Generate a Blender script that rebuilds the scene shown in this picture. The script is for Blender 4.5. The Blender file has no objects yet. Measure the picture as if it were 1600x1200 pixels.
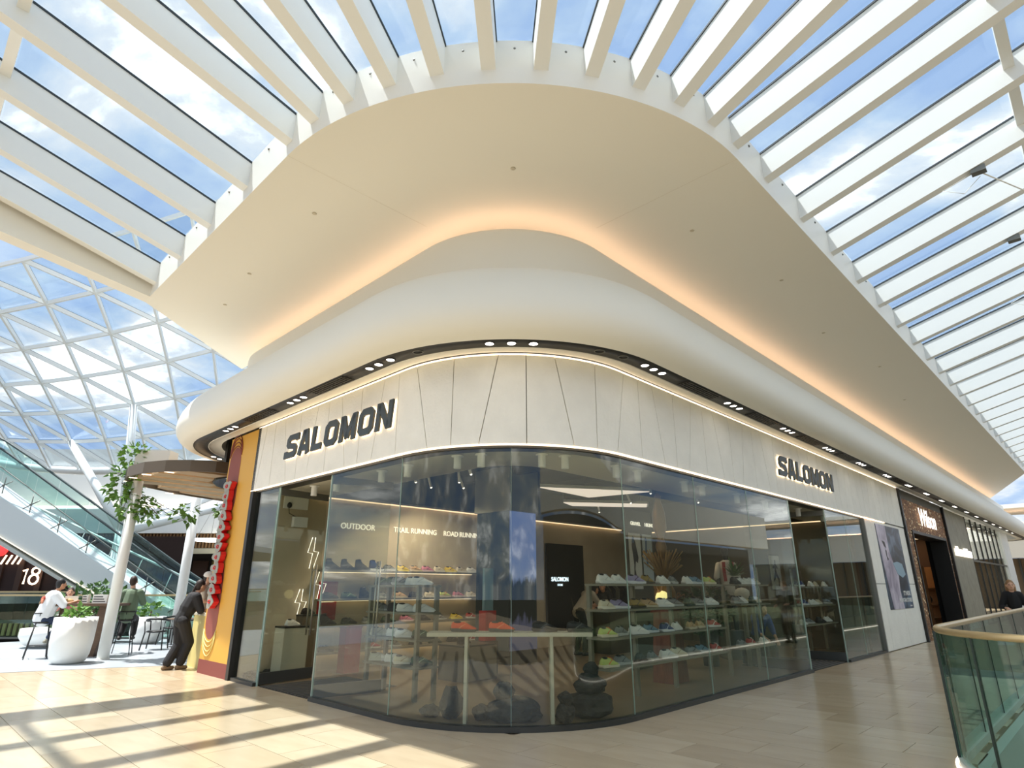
import bpy, bmesh, math, random
from math import sin, cos, pi, radians, sqrt, atan2, hypot
from mathutils import Vector, Matrix
random.seed(7)
S = bpy.context.scene
COL = S.collection

# ------------------------------------------------------------------ camera, sky, sun, exposure
FPX, HZ, CAMH = 934.75, 916.55, 1.6
cam_d = bpy.data.cameras.new('camera'); cam = bpy.data.objects.new('camera', cam_d); COL.objects.link(cam)
cam_d.sensor_width = 36.0; cam_d.lens = 36.0 * FPX / 1600.0; cam_d.clip_end = 500
cam.location = (0, 0, CAMH); cam.rotation_euler = (pi / 2 + math.atan((HZ - 600) / FPX), 0, 0)
S.camera = cam
S.view_settings.view_transform = 'Standard'; S.view_settings.look = 'None'
S.view_settings.exposure = 0.08; S.view_settings.gamma = 1.0; S.view_settings.use_curve_mapping = False
S.cycles.use_denoising = True; S.cycles.max_bounces = 10; S.cycles.transparent_max_bounces = 24
S.cycles.diffuse_bounces = 5; S.cycles.glossy_bounces = 4; S.cycles.sample_clamp_indirect = 6.0

wd = bpy.data.worlds.new('sky'); S.world = wd; wd.use_nodes = True
nt = wd.node_tree; nt.nodes.clear()
def wn(t, **k):
    n = nt.nodes.new(t)
    for a, v in k.items(): setattr(n, a, v)
    return n
tc = wn('ShaderNodeTexCoord'); sx = wn('ShaderNodeSeparateXYZ'); nt.links.new(tc.outputs['Generated'], sx.inputs[0])
zz = wn('ShaderNodeMath', operation='MAXIMUM'); zz.inputs[1].default_value = 0.0; nt.links.new(sx.outputs['Z'], zz.inputs[0])
za = wn('ShaderNodeMath', operation='ADD'); za.inputs[1].default_value = 0.22; nt.links.new(zz.outputs[0], za.inputs[0])
dx = wn('ShaderNodeMath', operation='DIVIDE'); nt.links.new(sx.outputs['X'], dx.inputs[0]); nt.links.new(za.outputs[0], dx.inputs[1])
dy = wn('ShaderNodeMath', operation='DIVIDE'); nt.links.new(sx.outputs['Y'], dy.inputs[0]); nt.links.new(za.outputs[0], dy.inputs[1])
cb = wn('ShaderNodeCombineXYZ'); nt.links.new(dx.outputs[0], cb.inputs[0]); nt.links.new(dy.outputs[0], cb.inputs[1]); cb.inputs[2].default_value = 8.2
nz = wn('ShaderNodeTexNoise'); nz.inputs['Scale'].default_value = 2.1; nz.inputs['Detail'].default_value = 7; nz.inputs['Roughness'].default_value = 0.55; nz.inputs['Distortion'].default_value = 0.3
nt.links.new(cb.outputs[0], nz.inputs['Vector'])
rp = wn('ShaderNodeValToRGB'); e_ = rp.color_ramp.elements
e_[0].position = 0.40; e_[0].color = (0.38, 0.55, 0.87, 1); e_[1].position = 0.66; e_[1].color = (2.5, 2.53, 2.56, 1)
for p_, c_ in ((0.48, (0.55, 0.71, 0.93, 1)), (0.55, (0.86, 0.92, 1.0, 1))):
    x_ = e_.new(p_); x_.color = c_
nt.links.new(nz.outputs['Fac'], rp.inputs['Fac'])
gd = wn('ShaderNodeMath', operation='LESS_THAN'); gd.inputs[1].default_value = -0.02; nt.links.new(sx.outputs['Z'], gd.inputs[0])
mx = wn('ShaderNodeMix', data_type='RGBA'); nt.links.new(gd.outputs[0], mx.inputs['Factor']); nt.links.new(rp.outputs['Color'], mx.inputs[6]); mx.inputs[7].default_value = (0.16, 0.15, 0.13, 1)   # ground below the horizon
bg = wn('ShaderNodeBackground'); bg.inputs['Strength'].default_value = 1.0
nt.links.new(mx.outputs[2], bg.inputs['Color'])
wo = wn('ShaderNodeOutputWorld'); nt.links.new(bg.outputs[0], wo.inputs[0])

sd = bpy.data.lights.new('sun', 'SUN'); sun = bpy.data.objects.new('sun', sd); COL.objects.link(sun)
sd.energy = 8.2; sd.angle = radians(0.9); sd.color = (1.0, 0.975, 0.94)
sun.location = (-20, 0, 40)
sun.rotation_euler = Vector((0.384, -0.051, -1.0)).to_track_quat('-Z', 'Y').to_euler()

# ------------------------------------------------------------------ frame of the building: a runs along the right shop front, b along the left one
AZ = radians(44.363); RB = pi / 2 - AZ; C0 = (0.018, 6.93); R0 = 2.211; OC = 2.238; LARC = R0 * pi / 2; BEND = 11.01; AEND = 49.0
UR = (sin(AZ), cos(AZ)); UL = (-cos(AZ), sin(AZ))
def W(a, b, z=0.0): return (C0[0] + a * UR[0] + b * UL[0], C0[1] + a * UR[1] + b * UL[1], z)
def path(u, o):
    """plan of the shop front (a, b) at run u and outward offset o; u=0 starts the rounded corner"""
    u1 = -(BEND - 2 * R0)
    if u < u1:
        v = u1 - u
        if v <= LARC:
            f = v / R0; return (R0 - (R0 + o) * cos(f), BEND - R0 + (R0 + o) * sin(f))
        return (R0 + v - LARC, BEND + o)
    if u < 0: return (-o, R0 - u)
    if u <= LARC:
        f = u / R0; return (R0 - (R0 + o) * cos(f), R0 - (R0 + o) * sin(f))
    a = R0 + u - LARC
    if a > AEND:
        v = a - AEND
        if v <= LARC:
            f = v / R0; return (AEND + (R0 + o) * sin(f), R0 - (R0 + o) * cos(f))
        return (AEND + R0 + o, R0 + v - LARC)
    return (a, -o)
def ua(a): return LARC + a - R0
def ub(b): return R0 - b

# ------------------------------------------------------------------ materials
def lin(c):
    c = c / 255.0
    return c / 12.92 if c <= 0.04045 else ((c + 0.055) / 1.055) ** 2.4
def rgb(r, g, b): return (lin(r), lin(g), lin(b), 1)
MATS = {}
def mat(name, col, rough=0.5, metal=0.0, noise=None, scale=8.0, bump=0.0, bscale=60.0, emit=None, es=0.0, spec=0.5, stretch=None, coat=0.0):
    if name in MATS: return MATS[name]
    m = bpy.data.materials.new(name); m.use_nodes = True; t = m.node_tree; p = t.nodes['Principled BSDF']
    p.inputs['Base Color'].default_value = col; p.inputs['Roughness'].default_value = rough; p.inputs['Metallic'].default_value = metal
    p.inputs['Specular IOR Level'].default_value = spec; p.inputs['Coat Weight'].default_value = coat
    co = None
    if noise is not None or bump:
        co = t.nodes.new('ShaderNodeTexCoord'); mp = t.nodes.new('ShaderNodeMapping')
        t.links.new(co.outputs['Object'], mp.inputs[0])
        if stretch: mp.inputs['Scale'].default_value = stretch
    if noise is not None:
        n = t.nodes.new('ShaderNodeTexNoise'); n.inputs['Scale'].default_value = scale; n.inputs['Detail'].default_value = 5
        t.links.new(mp.outputs[0], n.inputs['Vector'])
        r = t.nodes.new('ShaderNodeValToRGB'); r.color_ramp.elements[0].position = 0.3; r.color_ramp.elements[1].position = 0.7
        r.color_ramp.elements[0].color = col; r.color_ramp.elements[1].color = noise
        t.links.new(n.outputs['Fac'], r.inputs['Fac']); t.links.new(r.outputs['Color'], p.inputs['Base Color'])
    if bump:
        n2 = t.nodes.new('ShaderNodeTexNoise'); n2.inputs['Scale'].default_value = bscale; n2.inputs['Detail'].default_value = 3
        t.links.new(mp.outputs[0], n2.inputs['Vector'])
        b = t.nodes.new('ShaderNodeBump'); b.inputs['Strength'].default_value = bump; b.inputs['Distance'].default_value = 0.02
        t.links.new(n2.outputs['Fac'], b.inputs['Height']); t.links.new(b.outputs[0], p.inputs['Normal'])
    if emit: p.inputs['Emission Color'].default_value = emit; p.inputs['Emission Strength'].default_value = es
    MATS[name] = m; return m
def glass(name, tint, ior=1.5, rough=0.0):
    if name in MATS: return MATS[name]
    m = bpy.data.materials.new(name); m.use_nodes = True; t = m.node_tree; t.nodes.clear()
    o = t.nodes.new('ShaderNodeOutputMaterial'); mxs = t.nodes.new('ShaderNodeMixShader')
    ge = t.nodes.new('ShaderNodeNewGeometry'); dp = t.nodes.new('ShaderNodeVectorMath'); dp.operation = 'DOT_PRODUCT'
    t.links.new(ge.outputs['Normal'], dp.inputs[0]); t.links.new(ge.outputs['Incoming'], dp.inputs[1])
    def mth(op, a, b=None):
        n = t.nodes.new('ShaderNodeMath'); n.operation = op
        for k, v in ((0, a), (1, b)):
            if v is None: continue
            if isinstance(v, (int, float)): n.inputs[k].default_value = v
            else: t.links.new(v, n.inputs[k])
        return n.outputs[0]
    f0 = ((ior - 1) / (ior + 1)) ** 2          # Schlick's Fresnel term, the same on both faces of the pane
    fr = mth('ADD', mth('MULTIPLY', mth('POWER', mth('SUBTRACT', 1.0, mth('ABSOLUTE', dp.outputs['Value'])), 5.0), 1 - f0), f0)
    tr = t.nodes.new('ShaderNodeBsdfTransparent'); tr.inputs[0].default_value = tint
    g = t.nodes.new('ShaderNodeBsdfGlossy'); g.inputs['Roughness'].default_value = rough; g.inputs[0].default_value = (0.95, 0.97, 0.96, 1)
    t.links.new(fr, mxs.inputs[0]); t.links.new(tr.outputs[0], mxs.inputs[1]); t.links.new(g.outputs[0], mxs.inputs[2]); t.links.new(mxs.outputs[0], o.inputs[0])
    MATS[name] = m; return m
def emis(name, col, s):
    return mat(name, col, 0.5, emit=col, es=s)

WHITE = mat('white_paint', rgb(236, 237, 232), 0.45)
STEEL_W = mat('white_steel', rgb(232, 235, 234), 0.35)
CEIL = mat('ceiling_plaster', rgb(233, 230, 219), 0.75)
BULK = mat('bulkhead_plaster', rgb(233, 231, 220), 0.55)
BLACK = mat('black_metal', rgb(28, 27, 24), 0.45)
CHAR = mat('charcoal_metal', rgb(58, 58, 54), 0.4, 0.3)
DARK = mat('dark_interior', rgb(30, 26, 22), 0.8)
SPRK = mat('sprinkler_white', rgb(200, 192, 172), 0.6)
GREYM = mat('grey_metal', rgb(120, 120, 114), 0.35, 0.6)
SHELFM = mat('shelf_metal', rgb(128, 124, 108), 0.5, 0.2)
PANEL = mat('fascia_panel', rgb(244, 241, 230), 0.7, noise=rgb(237, 234, 223), scale=3, bump=0.35, bscale=26)
GROUT = mat('grout', rgb(138, 122, 98), 0.9)
TILES = [mat('stone_tile_%d' % i, c1, 0.22, noise=c2, scale=1.6, stretch=(3, 0.8, 1), spec=0.45) for i, (c1, c2) in enumerate([
    (rgb(194, 176, 147), rgb(182, 163, 134)), (rgb(188, 169, 140), rgb(176, 157, 128)), (rgb(200, 183, 155), rgb(189, 171, 142)), (rgb(184, 166, 137), rgb(192, 174, 145))])]
TERR = mat('terrace_paving', rgb(172, 178, 182), 0.35, noise=rgb(158, 165, 170), scale=2)
PANE = glass('skylight_glass', (0.93, 0.96, 0.97, 1), 1.35)
SHOPG = glass('shop_glass', (0.87, 0.89, 0.85, 1), 1.5)
RAILG = glass('balustrade_glass', (0.66, 0.80, 0.74, 1), 1.5)
ESCG = glass('escalator_glass', (0.80, 0.90, 0.88, 1), 1.4)
EDGEG = mat('glass_edge', rgb(150, 172, 160), 0.25)
GASK = mat('gasket', rgb(40, 52, 60), 0.6)
LEDW = emis('led_warm', (1.0, 0.80, 0.58, 1), 2.2)
COVE = emis('led_cove', (1.0, 0.70, 0.52, 1), 4.0)
LEDC = emis('led_lamp', (1.0, 0.93, 0.82, 1), 9.0)
GOLD = mat('brass_rail', rgb(198, 176, 132), 0.35, 0.5)
WOODB = mat('brown_wood', rgb(104, 78, 54), 0.55, noise=rgb(84, 60, 40), scale=6, stretch=(1, 8, 8))
YELLOW = mat('yellow_wall', rgb(214, 164, 62), 0.5)
YELLIGHT = mat('pale_yellow', rgb(222, 206, 130), 0.5)
MAROON = mat('maroon', rgb(128, 62, 54), 0.6)

# ------------------------------------------------------------------ mesh helpers
class MB:
    def __init__(s): s.v = []; s.f = []; s.sm = []
    def add(s, vs, fs, smooth=False):
        n = len(s.v); s.v += [tuple(x) for x in vs]; s.f += [tuple(i + n for i in f) for f in fs]; s.sm += [smooth] * len(fs); return s
    def box(s, x0, x1, y0, y1, z0, z1):
        return s.add([(x0, y0, z0), (x1, y0, z0), (x1, y1, z0), (x0, y1, z0), (x0, y0, z1), (x1, y0, z1), (x1, y1, z1), (x0, y1, z1)],
                     [(0, 3, 2, 1), (4, 5, 6, 7), (0, 1, 5, 4), (1, 2, 6, 5), (2, 3, 7, 6), (3, 0, 4, 7)])
    def prism(s, poly, z0, z1):
        n = len(poly)
        return s.add([(x, y, z0) for x, y in poly] + [(x, y, z1) for x, y in poly],
                     [tuple(range(n - 1, -1, -1)), tuple(range(n, 2 * n))] + [(i, (i + 1) % n, n + (i + 1) % n, n + i) for i in range(n)])
    def prism_y(s, poly, y0, y1):     # polygon in x, z
        n = len(poly)
        return s.add([(x, y0, z) for x, z in poly] + [(x, y1, z) for x, z in poly],
                     [tuple(range(n)), tuple(range(2 * n - 1, n - 1, -1))] + [(i, n + i, n + (i + 1) % n, (i + 1) % n) for i in range(n)])
    def loft(s, rings, close=True, caps=True, smooth=True):
        n = len(rings[0]); base = []
        for r in rings: base += r
        fs = []
        for k in range(len(rings) - 1):
            for i in range(n if close else n - 1):
                j = (i + 1) % n; fs.append((k * n + i, k * n + j, (k + 1) * n + j, (k + 1) * n + i))
        m = len(s.f); s.add(base, fs, smooth)
        if caps and close:
            o = len(s.v) - len(base)
            s.f.append(tuple(o + i for i in range(n - 1, -1, -1))); s.sm.append(False)
            s.f.append(tuple(o + (len(rings) - 1) * n + i for i in range(n))); s.sm.append(False)
        return s
    def lathe(s, prof, n=16, cx=0, cy=0, caps=True):
        return s.loft([[(cx + r * cos(2 * pi * i / n), cy + r * sin(2 * pi * i / n), z) for i in range(n)] for r, z in prof], True, caps)
    def tube(s, pts, r, n=8, closed=False):
        pts = [Vector(p) for p in pts]; rings = []; m = len(pts)
        up = Vector((0, 0, 1))
        for i, p in enumerate(pts):
            a = pts[i - 1] if (i or closed) else pts[i]; b = pts[(i + 1) % m] if (i < m - 1 or closed) else pts[i]
            d = (b - a).normalized()
            x = d.cross(up)
            if x.length < 1e-3: x = Vector((1, 0, 0))
            x.normalize(); y = x.cross(d)
            rr = r[i] if isinstance(r, (list, tuple)) else r
            rings.append([tuple(p + x * rr * cos(2 * pi * k / n) + y * rr * sin(2 * pi * k / n)) for k in range(n)])
        if closed: rings.append(rings[0]); return s.loft(rings, True, False)
        return s.loft(rings)
    def bar(s, p, q, w, h):            # straight rectangular bar from p to q
        p, q = Vector(p), Vector(q); d = (q - p).normalized(); x = d.cross(Vector((0, 0, 1)))
        if x.length < 1e-3: x = Vector((1, 0, 0))
        x.normalize(); y = x.cross(d)
        R = lambda c: [tuple(c + x * sx_ * w / 2 + y * sy_ * h / 2) for sx_, sy_ in ((-1, -1), (1, -1), (1, 1), (-1, 1))]
        return s.loft([R(p), R(q)], smooth=False)
    def ball(s, c, r, n=10, m=7):
        rx, ry, rz = r if isinstance(r, (tuple, list)) else (r, r, r)
        rings = []
        for k in range(m + 1):
            t = -pi / 2 + pi * k / m; e = max(cos(t), 0.02)
            rings.append([(c[0] + rx * e * cos(2 * pi * i / n), c[1] + ry * e * sin(2 * pi * i / n), c[2] + rz * sin(t)) for i in range(n)])
        return s.loft(rings)
    def capsule(s, p, q, r0, r1, n=10):
        p, q = Vector(p), Vector(q); d = q - p; L = d.length
        if L < 1e-5: return s.ball(p, r0)
        d.normalize(); x = d.orthogonal().normalized(); y = d.cross(x); rings = []
        st = [(-r0 * 0.99, 0.12 * r0), (-0.8 * r0, 0.6 * r0), (-0.45 * r0, 0.89 * r0), (0, r0), (L * 0.5, (r0 + r1) / 2), (L, r1), (L + 0.45 * r1, 0.89 * r1), (L + 0.8 * r1, 0.6 * r1), (L + 0.99 * r1, 0.12 * r1)]
        for t, r in st: rings.append([tuple(p + d * t + x * r * cos(2 * pi * i / n) + y * r * sin(2 * pi * i / n)) for i in range(n)])
        return s.loft(rings)
    def ribbon(s, pts, w, y0, y1, closed=False, f=lambda x, z: (x, z)):   # thick stroke in x, z, extruded in y
        m = len(pts); Lp, Rp = [], []
        for i in range(m):
            p = Vector(pts[i]); a = Vector(pts[i - 1]) if (i or closed) else None; b = Vector(pts[(i + 1) % m]) if (i < m - 1 or closed) else None
            d1 = (p - a).normalized() if a is not None else (b - p).normalized(); d2 = (b - p).normalized() if b is not None else d1
            n1 = Vector((-d1.y, d1.x)); n2 = Vector((-d2.y, d2.x)); nn = (n1 + n2)
            if nn.length < 1e-4: nn = n1
            nn.normalize(); k = min(w / 2 / max(nn.dot(n1), 0.35), w * 1.1)
            Lp.append(f(*(p + nn * k))); Rp.append(f(*(p - nn * k)))
        q = m if closed else m - 1
        for i in range(q):
            j = (i + 1) % m
            s.prism_y([Lp[i], Rp[i], Rp[j], Lp[j]], y0, y1)
        return s
    def sweep(s, prof, us, smooth=True, close=False):
        rings = [[path(u, o) + (z,) for o, z in prof] for u in us]
        if not close: return s.loft(rings, False, False, smooth)
        n = len(prof)
        for i in range(n):                 # every side its own strip, so that edges stay crisp
            s.loft([[r[i], r[(i + 1) % n]] for r in rings], False, False, smooth)
        s.add(rings[0] + rings[-1], [tuple(range(n - 1, -1, -1)), tuple(range(n, 2 * n))])
        return s
    def mesh(s, name, m=None):
        me = bpy.data.meshes.new(name); me.from_pydata(s.v, [], s.f); me.polygons.foreach_set('use_smooth', s.sm)
        if m: me.materials.append(m)
        me.update(); return me
    def obj(s, name, m, parent=None, frame=False, fix=True):
        me = s.mesh(name, m)
        if fix:
            b = bmesh.new(); b.from_mesh(me); bmesh.ops.recalc_face_normals(b, faces=b.faces); b.to_mesh(me); b.free()
        return link(name, me, parent, frame)
def link(name, me, parent=None, frame=False):
    o = bpy.data.objects.new(name, me); COL.objects.link(o)
    if frame: o.location = (C0[0], C0[1], 0); o.rotation_euler = (0, 0, RB)
    if parent: o.parent = parent
    return o
def tag(o, label, cat, group=None, kind=None):
    o['label'] = label; o['category'] = cat
    if group: o['group'] = group
    if kind: o['kind'] = kind
    return o
def empty(name, loc=(0, 0, 0), rz=0.0):
    o = bpy.data.objects.new(name, None); COL.objects.link(o); o.location = loc; o.rotation_euler = (0, 0, rz); o.empty_display_size = 0.1; return o
def TF(name, label, cat, a, b, z=0.0, rot=0.0, group=None, kind=None):     # a thing placed in the building frame
    return tag(empty(name, W(a, b, z), RB + rot), label, cat, group, kind)
def TW(name, label, cat, x, y, z=0.0, rot=0.0, group=None, kind=None):
    return tag(empty(name, (x, y, z), rot), label, cat, group, kind)
def FRAME(name, label, cat, kind='structure'):                             # frame-aligned structure root
    return tag(empty(name, (C0[0], C0[1], 0), RB), label, cat, None, kind)
def recolor(o, m):
    if not o.data.materials: o.data.materials.append(m)
    o.material_slots[0].link = 'OBJECT'; o.material_slots[0].material = m
def dup(o, parent=None):
    c = o.copy(); COL.objects.link(c)
    if parent: c.parent = parent
    return c
def text(name, body, size, m, parent=None, ext=0.006, align='CENTER', shear=0.0, loc=(0, 0, 0), rot=(pi / 2, 0, 0), bold=0.0, sx_=1.0):
    cu = bpy.data.curves.new(name, 'FONT'); cu.body = body; cu.size = size; cu.extrude = ext; cu.align_x = align; cu.shear = shear; cu.offset = bold
    tmp = bpy.data.objects.new('tmp', cu); COL.objects.link(tmp); bpy.context.view_layer.update()
    me = bpy.data.meshes.new_from_object(tmp.evaluated_get(bpy.context.evaluated_depsgraph_get())); bpy.data.objects.remove(tmp)
    me.materials.clear(); me.materials.append(m); o = bpy.data.objects.new(name, me); COL.objects.link(o); o.location = loc; o.rotation_euler = rot; o.scale = (sx_, 1, 1)
    if parent: o.parent = parent
    return o
def rangef(a, b, n): return [a + (b - a) * i / (n - 1) for i in range(n)]
ORD = ['first', 'second', 'third', 'fourth', 'fifth', 'sixth', 'seventh', 'eighth', 'ninth', 'tenth', 'eleventh', 'twelfth', 'thirteenth', 'fourteenth', 'fifteenth', 'sixteenth', 'seventeenth', 'eighteenth', 'nineteenth', 'twentieth']
ORD += [str(i) + 'th' for i in range(21, 60)]
def leaves(mb, n, cen, rad, size, rnd, down=0.0):
    for _ in range(n):
        while True:
            p = Vector((rnd.uniform(-1, 1), rnd.uniform(-1, 1), rnd.uniform(-1, 1)))
            if 0.25 < p.length <= 1: break
        c = Vector((cen[0] + p.x * rad[0], cen[1] + p.y * rad[1], cen[2] + p.z * rad[2]))
        d = Vector((p.x + rnd.uniform(-.6, .6), p.y + rnd.uniform(-.6, .6), p.z * 0.6 + rnd.uniform(-.5, .6) - down)).normalized()
        x = d.cross(Vector((rnd.uniform(-1, 1), rnd.uniform(-1, 1), 1.2))).normalized(); nn = x.cross(d)
        L = size * rnd.uniform(.7, 1.3); w = L * 0.36
        mb.add([c, c + d * L * .35 + x * w + nn * w * .2, c + d * L, c + d * L * .35 - x * w + nn * w * .2, c + d * L * .45 - nn * w * .1], [(0, 1, 4), (1, 2, 4), (2, 3, 4), (3, 0, 4)], True)
    return mb
# ================================================================== THE SETTING
# ---- floor: stone slabs laid along the building frame, open round the void beside the camera
VA, VB, VR = 1.62, -3.42, 1.3          # void: a > VA, b < VB, corner radius VR
def void_edge(o=0.0, n=12):
    pts = [(30.0, VB + o)]
    for i in range(n + 1):
        f = pi / 2 * i / n
        pts.append((VA + VR - (VR + o) * sin(f), VB - VR + (VR + o) * cos(f)))
    pts.append((VA - o, -16.0)); return pts
fl = tag(empty('floor', (C0[0], C0[1], 0), RB), 'beige stone tile floor of the mall walkway', 'floor', None, 'structure')
ve = void_edge()
slab = [(30.0, 4.0), (20, 20.0), (-14, 20.0), (-30, 20), (-30, -16)] + ve[::-1]
m = MB(); m.prism(slab, -0.45, -0.012); m.obj('slab', GROUT, fl)
TA, TBL = 0.56, 1.12
def interior(a, b): return a > 0.3 and b > 0.3
cands = []
i0 = -26
for i in range(-26, 54):
    for j in range(-9, 12):
        a0 = i * TA; b0 = j * TBL + (i % 2) * TBL / 2
        ca, cb_ = a0 + TA / 2, b0 + TBL / 2
        if ca > 0.6 and cb_ > 0.9: continue
        if ca > VA + .2 and b0 + TBL < VB + .1: continue
        if ca > VA - 0.1 and cb_ < VB - .35: continue
        if ca > 29.5: continue
        x, y, _ = W(ca, cb_)
        if y < 1.5 or abs(x) > y * 1.05 + 2.5: continue
        cands.append((hypot(x, y), a0, b0, i * 31 + j * 17))
cands.sort()
tmesh = [MB().box(0.003, TA - 0.003, 0.003, TBL - 0.003, -0.02, 0.0).mesh('tile', mm) for mm in TILES]
rest = [MB() for _ in TILES]
for k, (d, a0, b0, h) in enumerate(cands):
    c = (h * 7 + h // 3) % 4
    if a0 > VA and b0 < VB + .02:
        rest[c].box(a0 + .003, a0 + TA - .003, VB + .02 - (max(0, VA + VR - a0) * .3), b0 + TBL - .003, -0.02, 0.0)
    elif k < 298:
        o = link('tile', tmesh[c], fl); o.location = (a0, b0, 0)
    else: rest[c].box(a0 + .003, a0 + TA - .003, b0 + .003, b0 + TBL - .003, -0.02, 0.0)
for c in range(4):
    if rest[c].v:
        o = rest[c].obj('far_tiles', TILES[c], fl, fix=False); o['kind'] = 'stuff'
# terrace paving, under the glass roof
tg = tag(empty('floor_terrace', (C0[0], C0[1], 0), RB), 'pale blue-grey paving of the cafe terrace', 'floor', None, 'structure')
m = MB(); m.prism([(-16, 14.0), (-2.9, 11.4), (-0.9, 10.6), (0.35, 10.0), (6, 10.4), (8, 19.9), (-16, 19.9)], -0.01, 0.006); m.obj('paving', TERR, tg)
for i in range(16):
    q = MB(); a0 = -12 + i * 1.2
    q.box(a0, a0 + 0.012, 11.5 + max(0, -a0 - 2.5) * .2, 19.9, 0.006, 0.0075); q.obj('joint', mat('paving_joint', rgb(150, 154, 156), 0.8), tg)

# ---- ceiling soffit and its upstand
outer = [(-OC, 8.67), (-OC, 6.5), (-OC, 4.4)] + [path(u, OC) for u in rangef(0, LARC, 33)] + [(a, -OC) for a in (5, 9, 14, 20, 27, 36.5)]
inner = [(0.9, 11.35), (1.1, 6.5), (1.1, 4.4)] + [path(u, -1.1) for u in rangef(0, LARC, 33)] + [(a, 1.1) for a in (5, 9, 14, 20, 30, 49.0)]
ce = tag(empty('ceiling', (C0[0], C0[1], 0), RB), 'cream plaster ceiling soffit sweeping round the rounded corner', 'ceiling', None, 'structure')
m = MB(); m.loft([[p + (7.29,) for p in outer], [p + (7.29,) for p in inner]], False, False, False); m.obj('soffit', CEIL, ce)
m = MB(); m.loft([[p + (7.29,) for p in outer], [p + (7.955,) for p in outer]], False, False, True); m.obj('upstand', WHITE, ce)
m = MB(); m.loft([[p + (7.955,) for p in outer], [p + (7.955,) for p in inner]], False, False, False); m.obj('roof_deck', WHITE, ce)
m = MB(); e1, e2 = (-OC, 8.67), (0.9, 11.35); m.add([e1 + (7.29,), e2 + (7.29,), e2 + (7.955,), e1 + (7.955,)], [(0, 1, 2, 3)])
e1, e2 = (36.5, -OC), (49.0, 1.1); m.add([e1 + (7.29,), e2 + (7.29,), e2 + (7.955,), e1 + (7.955,)], [(0, 1, 2, 3)]); m.obj('end_face', WHITE, ce)
sp = MB().lathe([(0.035, 0), (0.04, -0.006), (0.02, -0.014)], 8).mesh('sprinkler', SPRK)
for u_ in (0, LARC):
    p_, q_ = path(u_, -.2), path(u_, OC); MB().bar(p_ + (7.289,), q_ + (7.2895,), .004, .002).obj('seam', mat('seam', rgb(212, 206, 190), .8), ce)
for a, b in ((-1.2, 5.9), (-1.3, 3.2), (0.15, 0.15), (3.4, -0.9), (6.2, -1.3), (9.5, -1.0), (13, -1.3), (-1.0, 7.6), (17, -1)):
    o = link('sprinkler', sp, ce); o.location = (a, b, 7.29)
# roof over the shops so that the sky does not light the rooms behind
rf = FRAME('ceiling_roof', 'flat white roof over the row of shops', 'roof')
MB().prism([(1.05, 1.05), (49, 1.05), (49, 12), (20, 12), (0.9, 11.3)], 7.6, 7.9).obj('deck', WHITE, rf)

# ---- glazed skylight: rafters, panes, purlins
sk = FRAME('window_1', 'glazed skylight of white rafters fanning round the corner', 'skylight')
SL, LEN = 0.27, 9.0
def zr(d): return SL * d
rm = MB()
rm.loft([[(d, -0.09, 7.505 + zr(d)), (d, 0.09, 7.505 + zr(d)), (d, 0.09, 7.93 + zr(d)), (d, -0.09, 7.93 + zr(d))] for d in (-0.05, LEN)], smooth=False)
rme = rm.mesh('rafter', STEEL_W)
gm = MB()
for s_ in (-1, 1): gm.loft([[(d, s_ * 0.085, 7.932 + zr(d)), (d, s_ * 0.103, 7.932 + zr(d)), (d, s_ * 0.103, 7.962 + zr(d)), (d, s_ * 0.085, 7.962 + zr(d))] for d in (0, LEN)], smooth=False)
gme = gm.mesh('gasket', GASK)
LB = [8.12, 6.66, 5.17, 3.68]; RA = [3.27, 4.75] + [6.27 + 1.55 * k for k in range(21)]
raf = [((-OC, b), pi) for b in LB]
for k in range(12):
    f = (k * 90 / 11.0) * pi / 180
    raf.append(((R0 - (R0 + OC) * cos(f), R0 - (R0 + OC) * sin(f)), pi + f))
raf += [((a, -OC), 1.5 * pi) for a in RA]
for (p, r) in raf:
    o = link('rafter', rme, sk); o.location = (p[0], p[1], 0); o.rotation_euler = (0, 0, r)
    g = link('gasket', gme, o)
D = [0.0, 3.02, 6.2, LEN]
for (p, r), (q, t) in zip(raf[:-1], raf[1:]):
    for k in range(3):
        P = lambda pp, rr, d, h: (pp[0] + d * cos(rr), pp[1] + d * sin(rr), 7.965 + zr(d) + h)
        c4 = [P(p, r, D[k], 0), P(p, r, D[k + 1], 0), P(q, t, D[k + 1], 0), P(q, t, D[k], 0)]
        m = MB(); m.add(c4 + [(x, y, z + 0.02) for x, y, z in c4], [(0, 1, 2, 3), (4, 7, 6, 5), (0, 4, 5, 1), (1, 5, 6, 2), (2, 6, 7, 3), (3, 7, 4, 0)])
        m.obj('pane', PANE, sk, fix=False)
    for k in (1, 2):
        d = D[k]; A = (p[0] + d * cos(r), p[1] + d * sin(r), 7.84 + zr(d)); B = (q[0] + d * cos(t), q[1] + d * sin(t), 7.84 + zr(d))
        MB().bar(A, B, 0.13, 0.2).obj('purlin', STEEL_W, sk)
    # small fixing on the upstand between rafters
    mx_, my_ = (p[0] + q[0]) / 2, (p[1] + q[1]) / 2
    MB().ball((mx_, my_, 7.83), 0.022, 6, 4).obj('fixing', GREYM, sk)
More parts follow.
